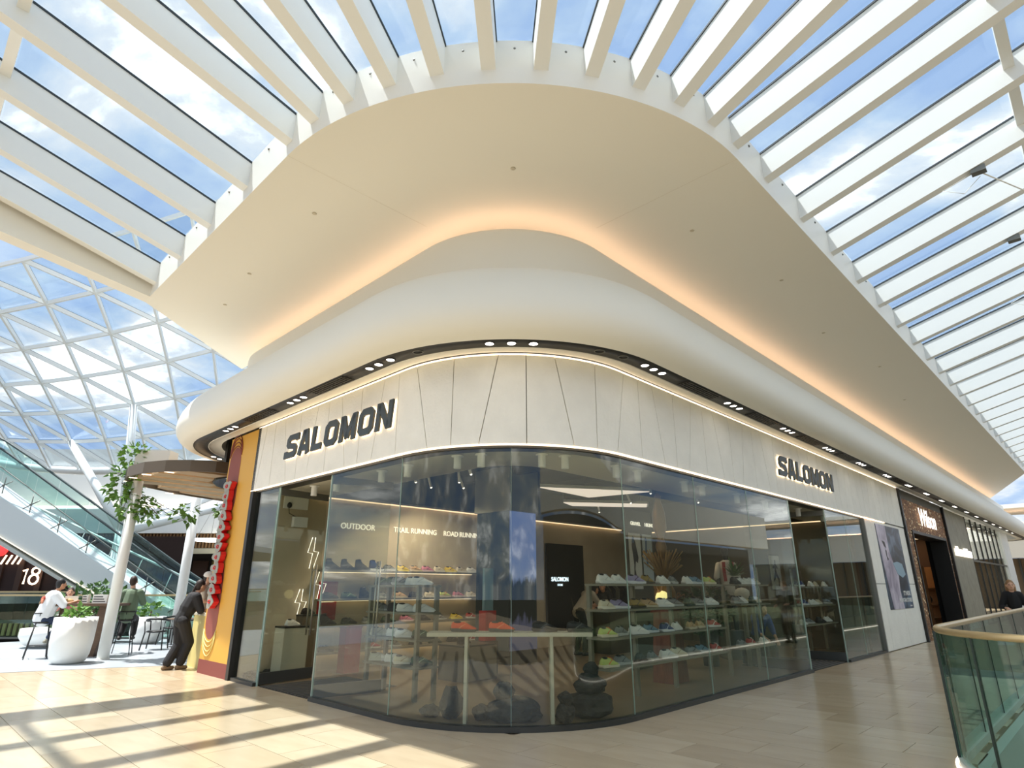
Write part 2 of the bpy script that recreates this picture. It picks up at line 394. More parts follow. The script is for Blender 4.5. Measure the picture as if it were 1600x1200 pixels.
# edge girder at the left end of the skylight
g = FRAME('trim_1', 'deep white edge girder at the left end of the skylight', 'girder')
m = MB(); m.loft([[(-OC - d, 8.33, 7.29 + .16 * d), (-OC - d, 8.68, 7.29 + .16 * d), (-OC - d, 8.68, 8.05 + zr(d)), (-OC - d, 8.33, 8.05 + zr(d))] for d in (-0.02, LEN)], smooth=False); m.obj('beam', CEIL, g)
m = MB(); m.loft([[(-OC - d, 8.2, 7.93 + zr(d)), (-OC - d, 8.34, 7.93 + zr(d)), (-OC - d, 8.34, 7.97 + zr(d)), (-OC - d, 8.2, 7.97 + zr(d))] for d in (0, LEN)], smooth=False); m.obj('infill', WHITE, g)

# ---- cables with clamps under the right skylight
cl = FRAME('cable_rig', 'thin white suspension cables clamped under the right skylight rafters', 'cable', None)
for a, d in ((6.27, 2.35), (12.47, 2.6)):
    z = 7.5 + zr(d); b = -OC - d
    cab = MB(); cab.tube([(a, b, z - 0.06), (a + 6, b - 2.6, z - 0.25)], 0.012, 6).obj('cable', WHITE, cl)
    MB().box(a - .07, a + .07, b - .1, b + .1, z - 0.09, z + .01).obj('clamp', GREYM, cl)
    MB().tube([(a, b + .1, z - .06), (a - .3, b + .5, z - .35), (a - .1, b + .25, z - .42), (a + .1, b, z - .1)], 0.006, 5).obj('loose_wire', WHITE, cl)
for a, d in ((9.37, 2.5),):
    z = 7.5 + zr(d); MB().box(a - .07, a + .07, -OC - d - .1, -OC - d + .1, z - 0.09, z + .01).obj('clamp', GREYM, cl)

# ---- bulkhead over the shop fronts
US = rangef(-(BEND - 2 * R0) - LARC - 6, -(BEND - 2 * R0) - LARC, 3) + rangef(-(BEND - 2 * R0) - LARC, -(BEND - 2 * R0), 18)[1:] + rangef(-(BEND - 2 * R0), 0, 8)[1:] + rangef(0, LARC, 40)[1:] + rangef(LARC, ua(AEND), 24)[1:] + rangef(ua(AEND), ua(AEND) + LARC, 14)[1:] + [ua(AEND) + LARC + 5]
bk = FRAME('trim_2', 'smooth cream plaster bulkhead curving over the shop fronts', 'bulkhead')
prof = [(.646, 4.655), (.76, 4.655), (.87, 4.69), (.96, 4.76), (1.02, 4.86), (1.045, 4.98), (1.03, 5.13), (.98, 5.29), (.90, 5.45), (.79, 5.6), (.66, 5.71), (.50, 5.79), (.344, 5.834), (-.233, 5.84)]
MB().sweep(prof, US).obj('lower_roll', BULK, bk)
prof = [(-.233, 5.82), (-.233, 6.84), (-.245, 6.90), (-.28, 6.925), (-.36, 6.925), (-.36, 6.86), (-1.05, 6.86), (-1.05, 7.6)]
MB().sweep(prof, US).obj('upper_band', BULK, bk)
MB().sweep([(.06, 4.71), (.323, 4.70), (.323, 4.665), (.335, 4.665), (.335, 4.70)], US).obj('inner_lip', BULK, bk)
MB().sweep([(-.56, 6.862), (-.56, 6.90), (-.46, 6.90), (-.46, 6.862)], US).obj('cove_lamp', COVE, bk)
MB().sweep([(.335, 4.70), (.335, 4.675), (.646, 4.665), (.646, 4.70)], US).obj('black_channel', BLACK, bk)
lampm = MB().lathe([(0.072, 0.0), (0.072, -0.012), (0.06, -0.012), (0.058, 0.0)], 14).mesh('lamp_ring', CHAR)
discm = MB().lathe([(0.058, 0.0), (0.058, -0.008)], 14).mesh('lamp_disc', LEDC)
slat = MB()
for k in range(5): slat.box(-0.55, 0.55, -0.11 + k * .05, -0.095 + k * .05, -0.02, -0.004)
for k in range(12): slat.box(-0.55 + k * .098, -0.54 + k * .098, -0.11, 0.105, -0.016, -0.006)
slm = slat.mesh('vent_grille', mat('grille', rgb(70, 68, 62), 0.4, 0.4))
def head(u):
    p = path(u - .05, .5); q = path(u + .05, .5); return atan2(q[1] - p[1], q[0] - p[0])
def place_uo(o, u, off, z):
    p = path(u, off); o.location = (p[0], p[1], z); o.rotation_euler = (0, 0, head(u))
cl_u = [-8.6, -5.4, -2.55, -0.05, 1.72, 3.75, 6.4, 8.9, 11.4, 13.9, 16.4, 18.9, 21.4, 23.9, 26.4, 29, 31.5, 34, 36.5, 39, 41.5, 44]
for u in cl_u:
    for k in (-1, 0, 1):
        o = link('downlight_ring', lampm, bk); place_uo(o, u + .24 * k, .49, 4.668)
        d_ = link('lamp_disc', discm, o)
for u0, u1 in ((-5.4, -2.55), (-2.55, -.3), (3.9, 6.4), (6.4, 8.9), (8.9, 11.4), (11.4, 13.9), (13.9, 16.4), (16.4, 18.9), (18.9, 21.4)):
    o = link('vent_grille', slm, bk); place_uo(o, (u0 + u1) / 2, .49, 4.668)
for u in (0.62, 2.75, -3.9, 3.1):
    m = MB(); m.tube([(0.075 * cos(t * pi / 8), 0.06 * sin(t * pi / 8), 0) for t in range(16)], 0.008, 5, True); o = m.obj('speaker_ring', GREYM, bk); place_uo(o, u, .49, 4.664)

# ---- fascia: backing wall, joined white panels, strip lamps
fw = FRAME('wall_front', 'white panelled fascia band above the curved shop window', 'fascia')
UF = rangef(ub(7.22), 0, 6) + rangef(0, LARC, 30)[1:] + rangef(LARC, ua(17.95), 8)[1:]
MB().sweep([(0.0, 3.36), (0.0, 4.72), (-.25, 4.72), (-.25, 3.36)], UF, True, True).obj('backing', CHAR, fw)
JT = [(0.27, 0.53), (0.91, 0.9), (1.54, 1.29), (1.92, 1.92)]; joints = []
for k in range(-3, 9):
    for t, b in JT: joints.append((t + 2.052 * k, b + 2.045 * k))
joints = [j for j in joints if ub(7.0) < j[0] < ua(17.6)]
joints = [(ub(7.22),) * 2] + joints + [(ua(17.95),) * 2]
for (t0, b0), (t1, b1) in zip(joints[:-1], joints[1:]):
    n = 7; gp = 0.006; rings = []
    for i in range(n):
        w = i / (n - 1); t = t0 + gp + (t1 - t0 - 2 * gp) * w; b = b0 + gp + (b1 - b0 - 2 * gp) * w
        rings.append([path(b, .012) + (3.405,), path(b, .06) + (3.405,), path(t, .06) + (4.665,), path(t, .012) + (4.665,)])
    o = MB().loft(rings, True, True, False).obj('panel', PANEL, fw)
MB().sweep([(.064, 4.676), (.064, 4.688), (.03, 4.688), (.03, 4.676)], UF, True, True).obj('top_strip_lamp', LEDW, fw)
MB().sweep([(.066, 3.386), (.066, 3.400), (.02, 3.400), (.02, 3.386)], UF[:-1] + [ua(13.7)], True, True).obj('bottom_strip_lamp', LEDW, fw)
# white lower wall with the poster, a 13.75..17.95
lw = FRAME('wall_right', 'white panelled wall between the shop window and the mosaic portal', 'wall')
MB().box(13.7, 17.95, 0.01, 0.3, 0, 3.4).obj('backing', CHAR, lw)
for (x0, x1) in ((13.75, 14.25), (14.262, 16.1), (16.112, 17.94)):
    for (z0, z1) in ((0.02, 1.665), (1.68, 3.37)):
        MB().box(x0, x1, -0.05, 0.012, z0, z1).obj('panel', PANEL, lw)

# ---- SALOMON lettering
LET = {
 'S': ([[(.98, .70), (.95, .87), (.25, .87), (.14, .78), (.14, .62), (.24, .54), (.76, .46), (.86, .38), (.86, .22), (.75, .13), (.03, .13), (.02, .30)]], 1.0),
 'A': ([[(.12, 0), (.42, 1)], [(.88, 0), (.58, 1)], [(.26, .27), (.74, .27)], [(.40, .9), (.60, .9)]], 1.0),
 'L': ([[(.14, 1), (.14, .13), (.86, .13)]], 0.9),
 'O': ([[(.14, .25), (.14, .75), (.30, .87), (.74, .87), (.90, .75), (.90, .25), (.74, .13), (.30, .13)]], 1.04),
 'M': ([[(.14, 0), (.14, 1)], [(1.06, 0), (1.06, 1)], [(.2, .94), (.6, .12)], [(1.0, .94), (.6, .12)]], 1.2),
 'N': ([[(.14, 0), (.14, 1)], [(.90, 0), (.90, 1)], [(.2, .93), (.84, .07)]], 1.04)}
LETM = mat('letter_face', rgb(52, 60, 60), 0.45)
HALO = emis('letter_halo', (1.0, 0.78, 0.52, 1), 2.6)
def sign(root, width, h, z0):
    total = sum(LET[c][1] + .17 for c in 'SALOMON') - .17; k = width / total; x = 0
    for c in 'SALOMON':
        st, w = LET[c]
        f = lambda px, pz, x=x: ((x + px) * k - width / 2 + (pz - .5) * .13 * k, z0 + pz * h)
        m = MB(); hm = MB()
        for s_ in st:
            m.ribbon(s_, .255, -0.115, -0.08, c == 'O', f); hm.ribbon(s_, .28, -0.078, -0.066, c == 'O', f)
        lo = m.obj('letter_' + c.lower(), LETM, root); hm.obj('halo_lamp', HALO, lo)
        x += w + .17
sg = TF('shop_sign', 'large SALOMON lettering on the fascia left of the rounded corner', 'sign', -0.01, 4.07, 0, -pi / 2, 'backlit brand lettering')
sign(sg, 3.36, 0.43, 3.82)
sg = TF('shop_sign', 'large SALOMON lettering on the fascia over the right shop window', 'sign', 9.62, -0.01, 0, 0, 'backlit brand lettering')
sign(sg, 3.36, 0.43, 3.82)
# ================================================================== SHOP WINDOW AND SHOP
wg = FRAME('window_2', 'frameless curved glass shop window of tall panes', 'shop window')
def pane(u0, u1, root=wg, z0=0.06, z1=3.385, o=-0.02):
    n = 2 if (u1 <= 0.01 or u0 >= LARC - .01) else 10
    us = rangef(u0 + .006, u1 - .006, n)
    MB().sweep([(o, z0), (o, z1), (o - .014, z1), (o - .014, z0)], us, True, True).obj('pane', SHOPG, root)
    MB().sweep([(o + .001, z0), (o + .001, z1), (o - .015, z1), (o - .015, z0)], [u1 - .004, u1 + .001], False, True).obj('pane_edge', EDGEG, root)
for u0, u1 in ((ub(7.08), ub(6.13)), (ub(4.22), -.04), (-.04, 1.72), (1.72, 3.50), (3.50, 5.62), (5.62, 7.66), (7.66, 9.71), (ua(10.75), ua(12.2)), (ua(12.2), ua(13.7))): pane(u0, u1)
for u0, u1 in ((ub(7.08), ub(6.13)), (ub(4.22), -.0), (0, LARC), (LARC, 9.71), (ua(10.75), ua(13.7))):
    MB().sweep([(.03, 0.0), (.03, .055), (-.1, .055), (-.1, 0)], rangef(u0, u1, 24 if u0 == 0 else 2), True, True).obj('sill', CHAR, wg)
MB().box(13.68, 13.75, -0.04, 0.12, 0, 3.38).obj('end_post', GREYM, wg)
# doors: each leaf glass with a dark bottom rail, standing open into the shop
def door(name, label, a, b, rot, flip=1):
    t = TF(name, label, 'door', a, b, 0, rot, None, 'structure')
    MB().box(0.02, 1.06, -0.007, 0.007, 0.2, 3.3).obj('glass_leaf', SHOPG, t)
    MB().box(0.0, 1.08, -0.025, 0.025, 0.02, 0.2).obj('bottom_rail', mat('door_rail', rgb(84, 86, 84), 0.35, 0.6), t)
    MB().box(0.0, 1.08, -0.025, 0.025, 3.22, 3.34).obj('top_rail', GREYM, t)
    MB().box(-0.02, 0.0, -0.02, 0.02, 0.0, 3.36).obj('leaf_edge', EDGEG, t)
    for s_ in (-1, 1):
        m = MB(); m.tube([(0.92, s_ * .06, .75), (0.92, s_ * .06, 2.0)], 0.016, 8)
        for z in (.85, 1.9): m.tube([(0.92, 0, z), (0.92, s_ * .06, z)], 0.01, 6)
        m.obj('pull_handle', mat('satin_steel', rgb(190, 188, 180), 0.3, 0.8), t)
    return t
door('door_1', 'open glass door leaf by the red and yellow stall', 0.05, 6.12, 0.15)
door('door_2', 'open glass door leaf at the left end of the curved window', 0.05, 4.24, -0.18)
door('door_3', 'open glass door leaf at the right end of the long window', 8.47, 0.04, pi / 2 - 0.1)
door('door_4', 'open glass door leaf beside the last panes before the poster wall', 10.72, 0.04, pi / 2 + 0.12)
for nm, lb, x0, x1, y0, y1 in (('door_mat', 'dark ribbed entrance mat inside the left doorway', 0.05, 1.7, 4.42, 6.05), ('door_mat', 'dark ribbed entrance mat inside the right doorway', 8.55, 10.65, 0.05, 1.5)):
    t = TF(nm, lb, 'mat', x0, y0, 0.0)
    MB().box(0, x1 - x0, 0, y1 - y0, 0.0, 0.008).obj('base', mat('mat_base', rgb(46, 44, 40), 0.95), t)
    r = MB(); L = y1 - y0; n = 14
    for k in range(n): r.box(0.02, x1 - x0 - .02, L * (k + .2) / n, L * (k + .62) / n, 0.008, 0.016)
    r.obj('ribs', mat('mat_rib', rgb(82, 80, 74), 0.9), t)
# shop shell
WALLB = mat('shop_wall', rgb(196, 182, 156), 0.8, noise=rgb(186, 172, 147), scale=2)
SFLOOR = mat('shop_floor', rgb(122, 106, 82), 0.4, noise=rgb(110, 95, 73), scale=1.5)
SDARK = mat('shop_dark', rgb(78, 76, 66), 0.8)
ws = FRAME('floor_shop', 'brownish concrete floor inside the shoe shop', 'floor')
MB().prism([path(u, -.1) for u in [ub(7.1)] + rangef(0, LARC, 20) + [ua(13.7)]] + [(13.7, 7.15), (0.1, 7.15)], -0.011, 0.004).obj('slab', SFLOOR, ws)
o = FRAME('wall_shop_left', 'beige side wall of the shoe shop behind its shelves', 'wall')
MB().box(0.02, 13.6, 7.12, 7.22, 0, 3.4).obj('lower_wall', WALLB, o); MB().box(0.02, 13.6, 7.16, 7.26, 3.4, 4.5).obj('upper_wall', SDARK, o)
MB().box(0.5, 12.6, 7.0, 7.14, 3.42, 3.46).obj('light_shelf', SHELFM, o)
MB().box(0.6, 12.5, 7.05, 7.11, 3.40, 3.419).obj('strip_lamp', emis('shelf_lamp', (1, .70, .44, 1), 1.6), o)
o = FRAME('wall_shop_back', 'dark end wall of the shoe shop', 'wall')
MB().box(13.5, 13.66, 0.35, 7.2, 0, 4.5).obj('lower_wall', mat('shop_end', rgb(92, 86, 72), 0.8), o)
MB().box(13.38, 13.5, 0.8, 7.0, 3.36, 3.4).obj('light_shelf', SHELFM, o); MB().box(13.40, 13.46, 1.0, 6.8, 3.335, 3.359).obj('strip_lamp', MATS['shelf_lamp'], o)
o = FRAME('ceiling_shop', 'dark open ceiling and pale front soffit inside the shop', 'ceiling')
UIN = rangef(ub(7.1), 0, 3) + rangef(0, LARC, 24)[1:] + rangef(LARC, ua(13.6), 4)[1:]
MB().sweep([(-.02, 3.385), (-1.4, 3.385), (-1.4, 4.3)], UIN).obj('front_soffit', mat('shop_soffit', rgb(200, 198, 182), 0.8), o)
MB().prism([(0.9, 0.9), (13.6, 0.9), (13.6, 7.2), (0.9, 7.2)], 4.3, 4.4).obj('deck', mat('shop_deck', rgb(66, 66, 60), 0.9), o)
for a in (3.2, 5.2, 7.4, 9.6): MB().bar((a, 1.6, 4.18), (a, 7, 4.18), .18, .14).obj('duct', SDARK, o)
# ceiling light rafts inside the shop
RAFT = emis('light_raft', (1.0, 0.84, 0.74, 1), .85)
for lb, poly, z in (('triangular glowing ceiling raft inside the shop near its middle', [(6.3, 5.2), (8.6, 5.4), (8.9, 3.6)], 3.95), ('long glowing ceiling raft behind the triangular one', [(8.9, 6.6), (9.7, 6.9), (11.6, 5.4), (11.0, 5.0)], 3.95), ('glowing ceiling raft over the right shoe racks', [(8.2, 2.4), (10.8, 2.9), (11.0, 2.1), (8.6, 1.7)], 3.85)):
    t = TF('ceiling_raft', lb, 'light', poly[0][0], poly[0][1], z)
    loc = [(x - poly[0][0], y - poly[0][1]) for x, y in poly]
    MB().prism(loc, .02, .1).obj('tray', WHITE, t); MB().prism([(x * .98, y * .98) for x, y in loc], 0.0, .019).obj('diffuser', RAFT, t)
    for x, y in loc: MB().tube([(x * .9, y * .9, .1), (x * .9, y * .9, 4.3 - z)], .008, 5).obj('hanger', GREYM, t)
# cylinder downlights under the front soffit
k = 0
for u in (-3.4, -2.6, -1.2, -.5, .72, 1.18, 2.27, 2.72, 4.0, 4.6, 6.1, 6.75, 8.2, 9.6, 10.7, 11.5, 13.2):
    p = path(u, -.45); k += 1
    t = TF('cylinder_downlight', 'white cylinder downlight, %s along the front soffit from the left doorway' % ORD[k - 1], 'lamp', p[0], p[1], 3.385, 0, 'cylinder downlights behind the shop window')
    MB().lathe([(.09, -.005), (.09, -.02), (.055, -.02), (.055, -.19), (.048, -.19)], 14).obj('body', WHITE, t)
    MB().lathe([(.046, -.188), (.046, -.18)], 12).obj('lens', emis('shop_spot', (1, .9, .75, 1), 3), t)
# track lamps deep in the shop
k = 0
for a, b in ((2.6, 3.6), (3.1, 4.4), (3.6, 5.2), (4.2, 5.9), (2.9, 5.9), (3.6, 6.3), (7.2, 2.2), (8.0, 3.1), (9.2, 4.6), (10.3, 6.4), (10.4, 3.2), (6.6, 6.0)):
    k += 1; t = TF('track_lamp', 'slim white track lamp in the shop, %s of a dozen' % ORD[k - 1], 'lamp', a, b, 4.1, random.uniform(-1, 1), 'track lamps')
    MB().tube([(0, 0, .2), (0, 0, 0)], .012, 6).obj('stem', GREYM, t); MB().tube([(0, 0, 0), (.12, .05, -.3)], .03, 8).obj('barrel', WHITE, t)
    MB().ball((.122, .051, -.305), .026, 8, 5).obj('lens', MATS['shop_spot'], t)
for i, (a, b, e) in enumerate(((2.6, 5.6, 190), (3.7, 6.1, 110), (1.7, 3.2, 60), (4.2, 2.2, 60), (8.6, 3.2, 70), (11.6, 2.0, 50))):
    l = bpy.data.lights.new('shop_lamp', 'SPOT'); l.energy = e; l.color = (1, .82, .6); l.spot_size = radians(130); l.spot_blend = 0.6; l.shadow_soft_size = .12
    lo = bpy.data.objects.new('shop_lamp', l); COL.objects.link(lo); lo.location = W(a, b, 3.75)
    lo.rotation_euler = Vector((0.1, 0.25, -1)).to_track_quat('-Z', 'Y').to_euler()
# column with the video screen
t = TF('video_column', 'square column carrying a tall video screen in the middle of the shop', 'column', 5.0, 5.0)
MB().box(0.02, .9, .02, 1.1, 0, .27).obj('base', CHAR, t); MB().box(-.04, .95, -.04, 1.15, 3.27, 4.3).obj('header', mat('column_header', rgb(150, 152, 142), 0.7), t); MB().box(.02, .9, .02, 1.1, .27, 3.27).obj('core', BLACK, t)
def screen_mat(name, top, mid, low, sc):
    mm = bpy.data.materials.new(name); mm.use_nodes = True; q = mm.node_tree; q.nodes.clear()
    co = q.nodes.new('ShaderNodeTexCoord'); se = q.nodes.new('ShaderNodeSeparateXYZ'); q.links.new(co.outputs['Generated'], se.inputs[0])
    n = q.nodes.new('ShaderNodeTexNoise'); n.inputs['Scale'].default_value = sc; n.inputs['Detail'].default_value = 6; q.links.new(co.outputs['Generated'], n.inputs['Vector'])
    ad = q.nodes.new('ShaderNodeMath'); ad.operation = 'MULTIPLY_ADD'; q.links.new(n.outputs['Fac'], ad.inputs[0]); ad.inputs[1].default_value = .35; q.links.new(se.outputs['Z'], ad.inputs[2])
    r = q.nodes.new('ShaderNodeValToRGB'); e = r.color_ramp.elements
    e[0].position = .12; e[0].color = low; e[1].position = 1.15; e[1].color = top
    for pos, c in ((.36, low), (.40, mid), (.66, mid), (.72, (top[0] * 1.3, top[1] * 1.2, top[2], 1)), (.9, top)):
        x = r.color_ramp.elements.new(pos); x.color = c
    q.links.new(ad.outputs[0], r.inputs['Fac']); em = q.nodes.new('ShaderNodeEmission'); q.links.new(r.outputs['Color'], em.inputs[0]); em.inputs[1].default_value = 1.0
    o_ = q.nodes.new('ShaderNodeOutputMaterial'); q.links.new(em.outputs[0], o_.inputs[0]); return mm
MB().box(0, .02, .03, 1.09, .28, 3.26).obj('screen', screen_mat('screen_left', (.03, .035, .035, 1), (.012, .013, .010, 1), (.03, .032, .028, 1), 4), t)
MB().box(.03, .9, 0, .02, .28, 3.26).obj('screen', screen_mat('screen_right', (.10, .14, .30, 1), (.010, .011, .008, 1), (.055, .055, .085, 1), 5), t)
# wall and hanging lettering
SIGNW = emis('sign_white', (1, .93, .8, 1), .75)
for body, a in (('OUTDOOR', 2.36), ('TRAIL RUNNING', 3.94), ('ROAD RUNNING', 5.45)):
    t = TF('wall_lettering', 'white %s lettering above the wall shelves' % body, 'lettering', a, 7.1, 2.8); text('letters', body, .17, SIGNW, t, bold=.0015)
for body, a, b, z in (('GRAVEL', 6.5, 2.6, 2.9), ('HIKING', 7.05, 2.6, 2.9)):
    t = TF('hanging_lettering', 'white %s lettering on the dark panel behind the right racks' % body, 'lettering', a, b, z - .03); text('letters', body, .11, SIGNW, t, bold=.0015)
# dark display panels with pictures behind the right racks
def picture_mat(name, c1, c2, c3, sc=3.0):
    mm = bpy.data.materials.new(name); mm.use_nodes = True; q = mm.node_tree; p = q.nodes['Principled BSDF']; p.inputs['Roughness'].default_value = .4
    co = q.nodes.new('ShaderNodeTexCoord'); n = q.nodes.new('ShaderNodeTexNoise'); n.inputs['Scale'].default_value = sc; n.inputs['Detail'].default_value = 4; n.inputs['Distortion'].default_value = 1.0
    q.links.new(co.outputs['Generated'], n.inputs['Vector']); r = q.nodes.new('ShaderNodeValToRGB'); e = r.color_ramp.elements
    e[0].position = .36; e[0].color = c1; e[1].position = .64; e[1].color = c3; x = e.new(.5); x.color = c2
    q.links.new(n.outputs['Fac'], r.inputs['Fac']); q.links.new(r.outputs['Color'], p.inputs['Base Color']); return mm
def flat_shape(parent, pts, y, m, name): MB().prism_y(pts, y - .004, y).obj(name, m, parent)
t = TF('picture_board', 'dark freestanding panel with a picture of a crouching rider, behind the right racks', 'display panel', 6.2, 2.65)
MB().box(0, 1.9, 0, .06, 0, 3.2).obj('board', SDARK, t)
SKYP = mat('print_sky', rgb(206, 202, 194), .5); INK = mat('print_dark', rgb(52, 44, 44), .5); BLUEP = mat('print_blue', rgb(70, 96, 128), .5)
MB().box(.12, .95, -.01, 0, 1.55, 2.7).obj('picture', SKYP, t); MB().box(1.1, 1.8, -.01, 0, 1.7, 2.7).obj('picture', mat('print_pale', rgb(176, 184, 186), .5), t)
flat_shape(t, [(.30, 2.45), (.42, 2.62), (.55, 2.52), (.62, 2.38), (.72, 2.2), (.66, 2.08), (.52, 2.12), (.45, 1.95), (.56, 1.75), (.46, 1.6), (.36, 1.78), (.40, 2.05), (.34, 2.28)], -.011, INK, 'rider_print')
flat_shape(t, [(.30, 2.5), (.36, 2.64), (.46, 2.62), (.46, 2.5)], -.016, BLUEP, 'helmet_print')
flat_shape(t, [(1.3, 2.65), (1.42, 2.6), (1.36, 2.3), (1.45, 2.1), (1.34, 2.0), (1.26, 2.3)], -.011, BLUEP, 'leg_print')
t.scale = (.54, 1, 1)
t = TF('framed_picture', 'framed white picture of a running figure near the right doorway', 'picture', 12.2, 2.1, 1.5)
MB().box(0, .75, 0, .04, 0, .95).obj('frame', BLACK, t); MB().box(.03, .72, -.008, 0, .03, .92).obj('print', SKYP, t)
flat_shape(t, [(.34, .8), (.42, .8), (.42, .7), (.52, .6), (.48, .56), (.40, .62), (.42, .45), (.56, .3), (.52, .1), (.46, .12), (.48, .28), (.36, .38), (.2, .22), (.16, .27), (.3, .48), (.3, .6), (.2, .56), (.18, .62), (.32, .7)], -.012, INK, 'runner_print')
# ------------------------------------------------------------------ shoes
def shoe_meshes(boot=False):
    X = [-.140, -.125, -.09, -.05, -.015, .02, .055, .09, .118, .138]
    Hh = [.080, .100, .104, .098, .100, .092, .074, .056, .046, .030]
    if boot: Hh = [.17, .18, .178, .172, .13, .098, .078, .060, .048, .032]
    Wd = [.022, .031, .034, .034, .036, .040, .045, .046, .038, .018]
    def ring(x, w, z0, h, n=10):
        r = []
        for i in range(n):
            t = pi * i / (n - 1); r.append((x, w * cos(t) * (1.0 if sin(t) < .85 else .8), z0 + (h - z0) * sin(t) ** .8))
        return r
    up = MB(); up.loft([ring(x, w, .022, h) for x, h, w in zip(X, Hh, Wd)], True, True, True)
    so = MB(); so.loft([[(x * 1.05, -w * 1.14, .004 + (0.018 if abs(x) > .125 else 0)), (x * 1.05, w * 1.14, .004 + (0.018 if abs(x) > .125 else 0)), (x * 1.06, w * 1.18, .036 if x < -.03 else .028), (x * 1.06, -w * 1.18, .036 if x < -.03 else .028)] for x, w in zip(X, Wd)], True, True, False)
    li = MB(); li.ball((-.075, 0, Hh[2] - .008), (.045, .024, .014), 10, 5)
    la = MB()
    for k in range(4): la.box(-.004 + k * .02, .004 + k * .02, -.02, .02, Hh[4] - .008 - k * .0115 - (.02 if boot else 0), Hh[4] + .004 - k * .0115 - (.02 if boot else 0))
    st = MB(); st.loft([[(x, sgn * (w * 1.0 + .0015), z), (x + .02, sgn * (w * 1.0 + .0015), z)] for sgn in (1,) for x, w, z in ((-.06, .036, .035), (-.03, .034, .06), (0.01, .031, .08))], False, False)
    st.loft([[(x, sgn * (w * 1.0 + .0015), z), (x + .02, sgn * (w * 1.0 + .0015), z)] for sgn in (-1,) for x, w, z in ((-.06, .036, .035), (-.03, .034, .06), (0.01, .031, .08))], False, False)
    return [('upper', up.mesh('upper', WHITE)), ('sole', so.mesh('sole', WHITE)), ('lining', li.mesh('lining', BLACK)), ('lace', la.mesh('lace', WHITE)), ('side_stripe', st.mesh('side_stripe', WHITE))]
SHOE, BOOT = shoe_meshes(), shoe_meshes(True)
PAL = {'white': ((228, 226, 218), (232, 230, 224), (200, 200, 196)), 'black': ((30, 30, 30), (44, 44, 42), (80, 80, 78)), 'cream': ((214, 202, 174), (226, 218, 198), (170, 150, 120)), 'tan': ((184, 150, 104), (206, 190, 160), (120, 90, 60)),
 'yellow': ((216, 186, 40), (230, 210, 90), (60, 60, 50)), 'mustard': ((150, 124, 60), (70, 62, 50), (90, 80, 60)), 'pink': ((196, 120, 140), (226, 200, 200), (120, 70, 90)), 'green': ((74, 92, 70), (60, 70, 60), (150, 170, 140)), 'navy': ((46, 62, 110), (220, 222, 224), (180, 190, 210)),
 'grey': ((120, 122, 120), (180, 180, 174), (70, 70, 70)), 'orange': ((232, 88, 40), (86, 84, 74), (240, 130, 80)), 'red': ((170, 52, 44), (222, 216, 206), (230, 220, 210)), 'purple': ((150, 140, 170), (226, 224, 226), (90, 70, 100)), 'lime': ((188, 200, 110), (222, 210, 180), (220, 120, 70)), 'blue': ((96, 130, 150), (210, 214, 214), (50, 60, 80))}
SM = {}
for k_, v_ in PAL.items():
    SM[k_] = [mat('shoe_%s_upper' % k_, rgb(*v_[0]), .6, bump=.3, bscale=120), mat('shoe_%s_sole' % k_, rgb(*v_[1]), .6), BLACK, mat('shoe_%s_trim' % k_, rgb(*v_[2]), .6)]
def shoe(color, label, a, b, z, rot, group, boot=False, scale=1.15):
    t = TF('hiking_boot' if boot else 'running_shoe', label, 'shoe', a, b, z, rot, group); t.scale = (scale,) * 3
    for nm, me in (BOOT if boot else SHOE):
        o = link(nm, me, t); c = SM[color]
        recolor(o, {'upper': c[0], 'sole': c[1], 'lining': c[2], 'lace': c[3], 'side_stripe': c[3]}[nm])
    return t
KIND = lambda c, boot: '%s %s' % (c, 'hiking boot' if boot else 'running shoe')
# wall shelves along the left shop wall, each with its row of shoes
rowsW = [(1.93, ['black*', 'black*', 'black*', 'navy*', 'grey', 'yellow', 'tan', 'pink', 'cream', 'yellow', 'cream', 'white']),
         (1.36, ['black', 'green', 'black*', 'grey', 'tan', 'black', 'cream', 'lime', 'pink', 'cream']),
         (0.86, ['black*', 'black', 'grey', 'green', 'pink', 'black', 'grey', 'yellow', 'red']),
         (0.36, ['black', 'tan', 'red', 'grey', 'black', 'green', 'black', 'red'])]
SN = ['top', 'second', 'third', 'lowest']
for r, (z, cols) in enumerate(rowsW):
    t = TF('wall_shelf', '%s long wall shelf on the left wall of the shop' % SN[r], 'shelf', 1.5, 6.82, z)
    MB().box(0, 4.3, 0, .3, -.04, 0).obj('board', SHELFM, t); MB().box(.1, 4.2, .2, .26, -.05, -.041).obj('strip_lamp', emis('under_shelf_lamp', (1, .78, .52, 1), 2.0), t)
    for k, c in enumerate(cols):
        bt = c.endswith('*'); c = c.strip('*')
        shoe(c, '%s, %s from the left on the %s wall shelf' % (KIND(c, bt), ORD[k], SN[r]), 1.75 + k * 3.9 / (len(cols) - 1), 6.96, z, random.uniform(-.1, .1), 'shoes on the wall shelves', bt, 1.25)
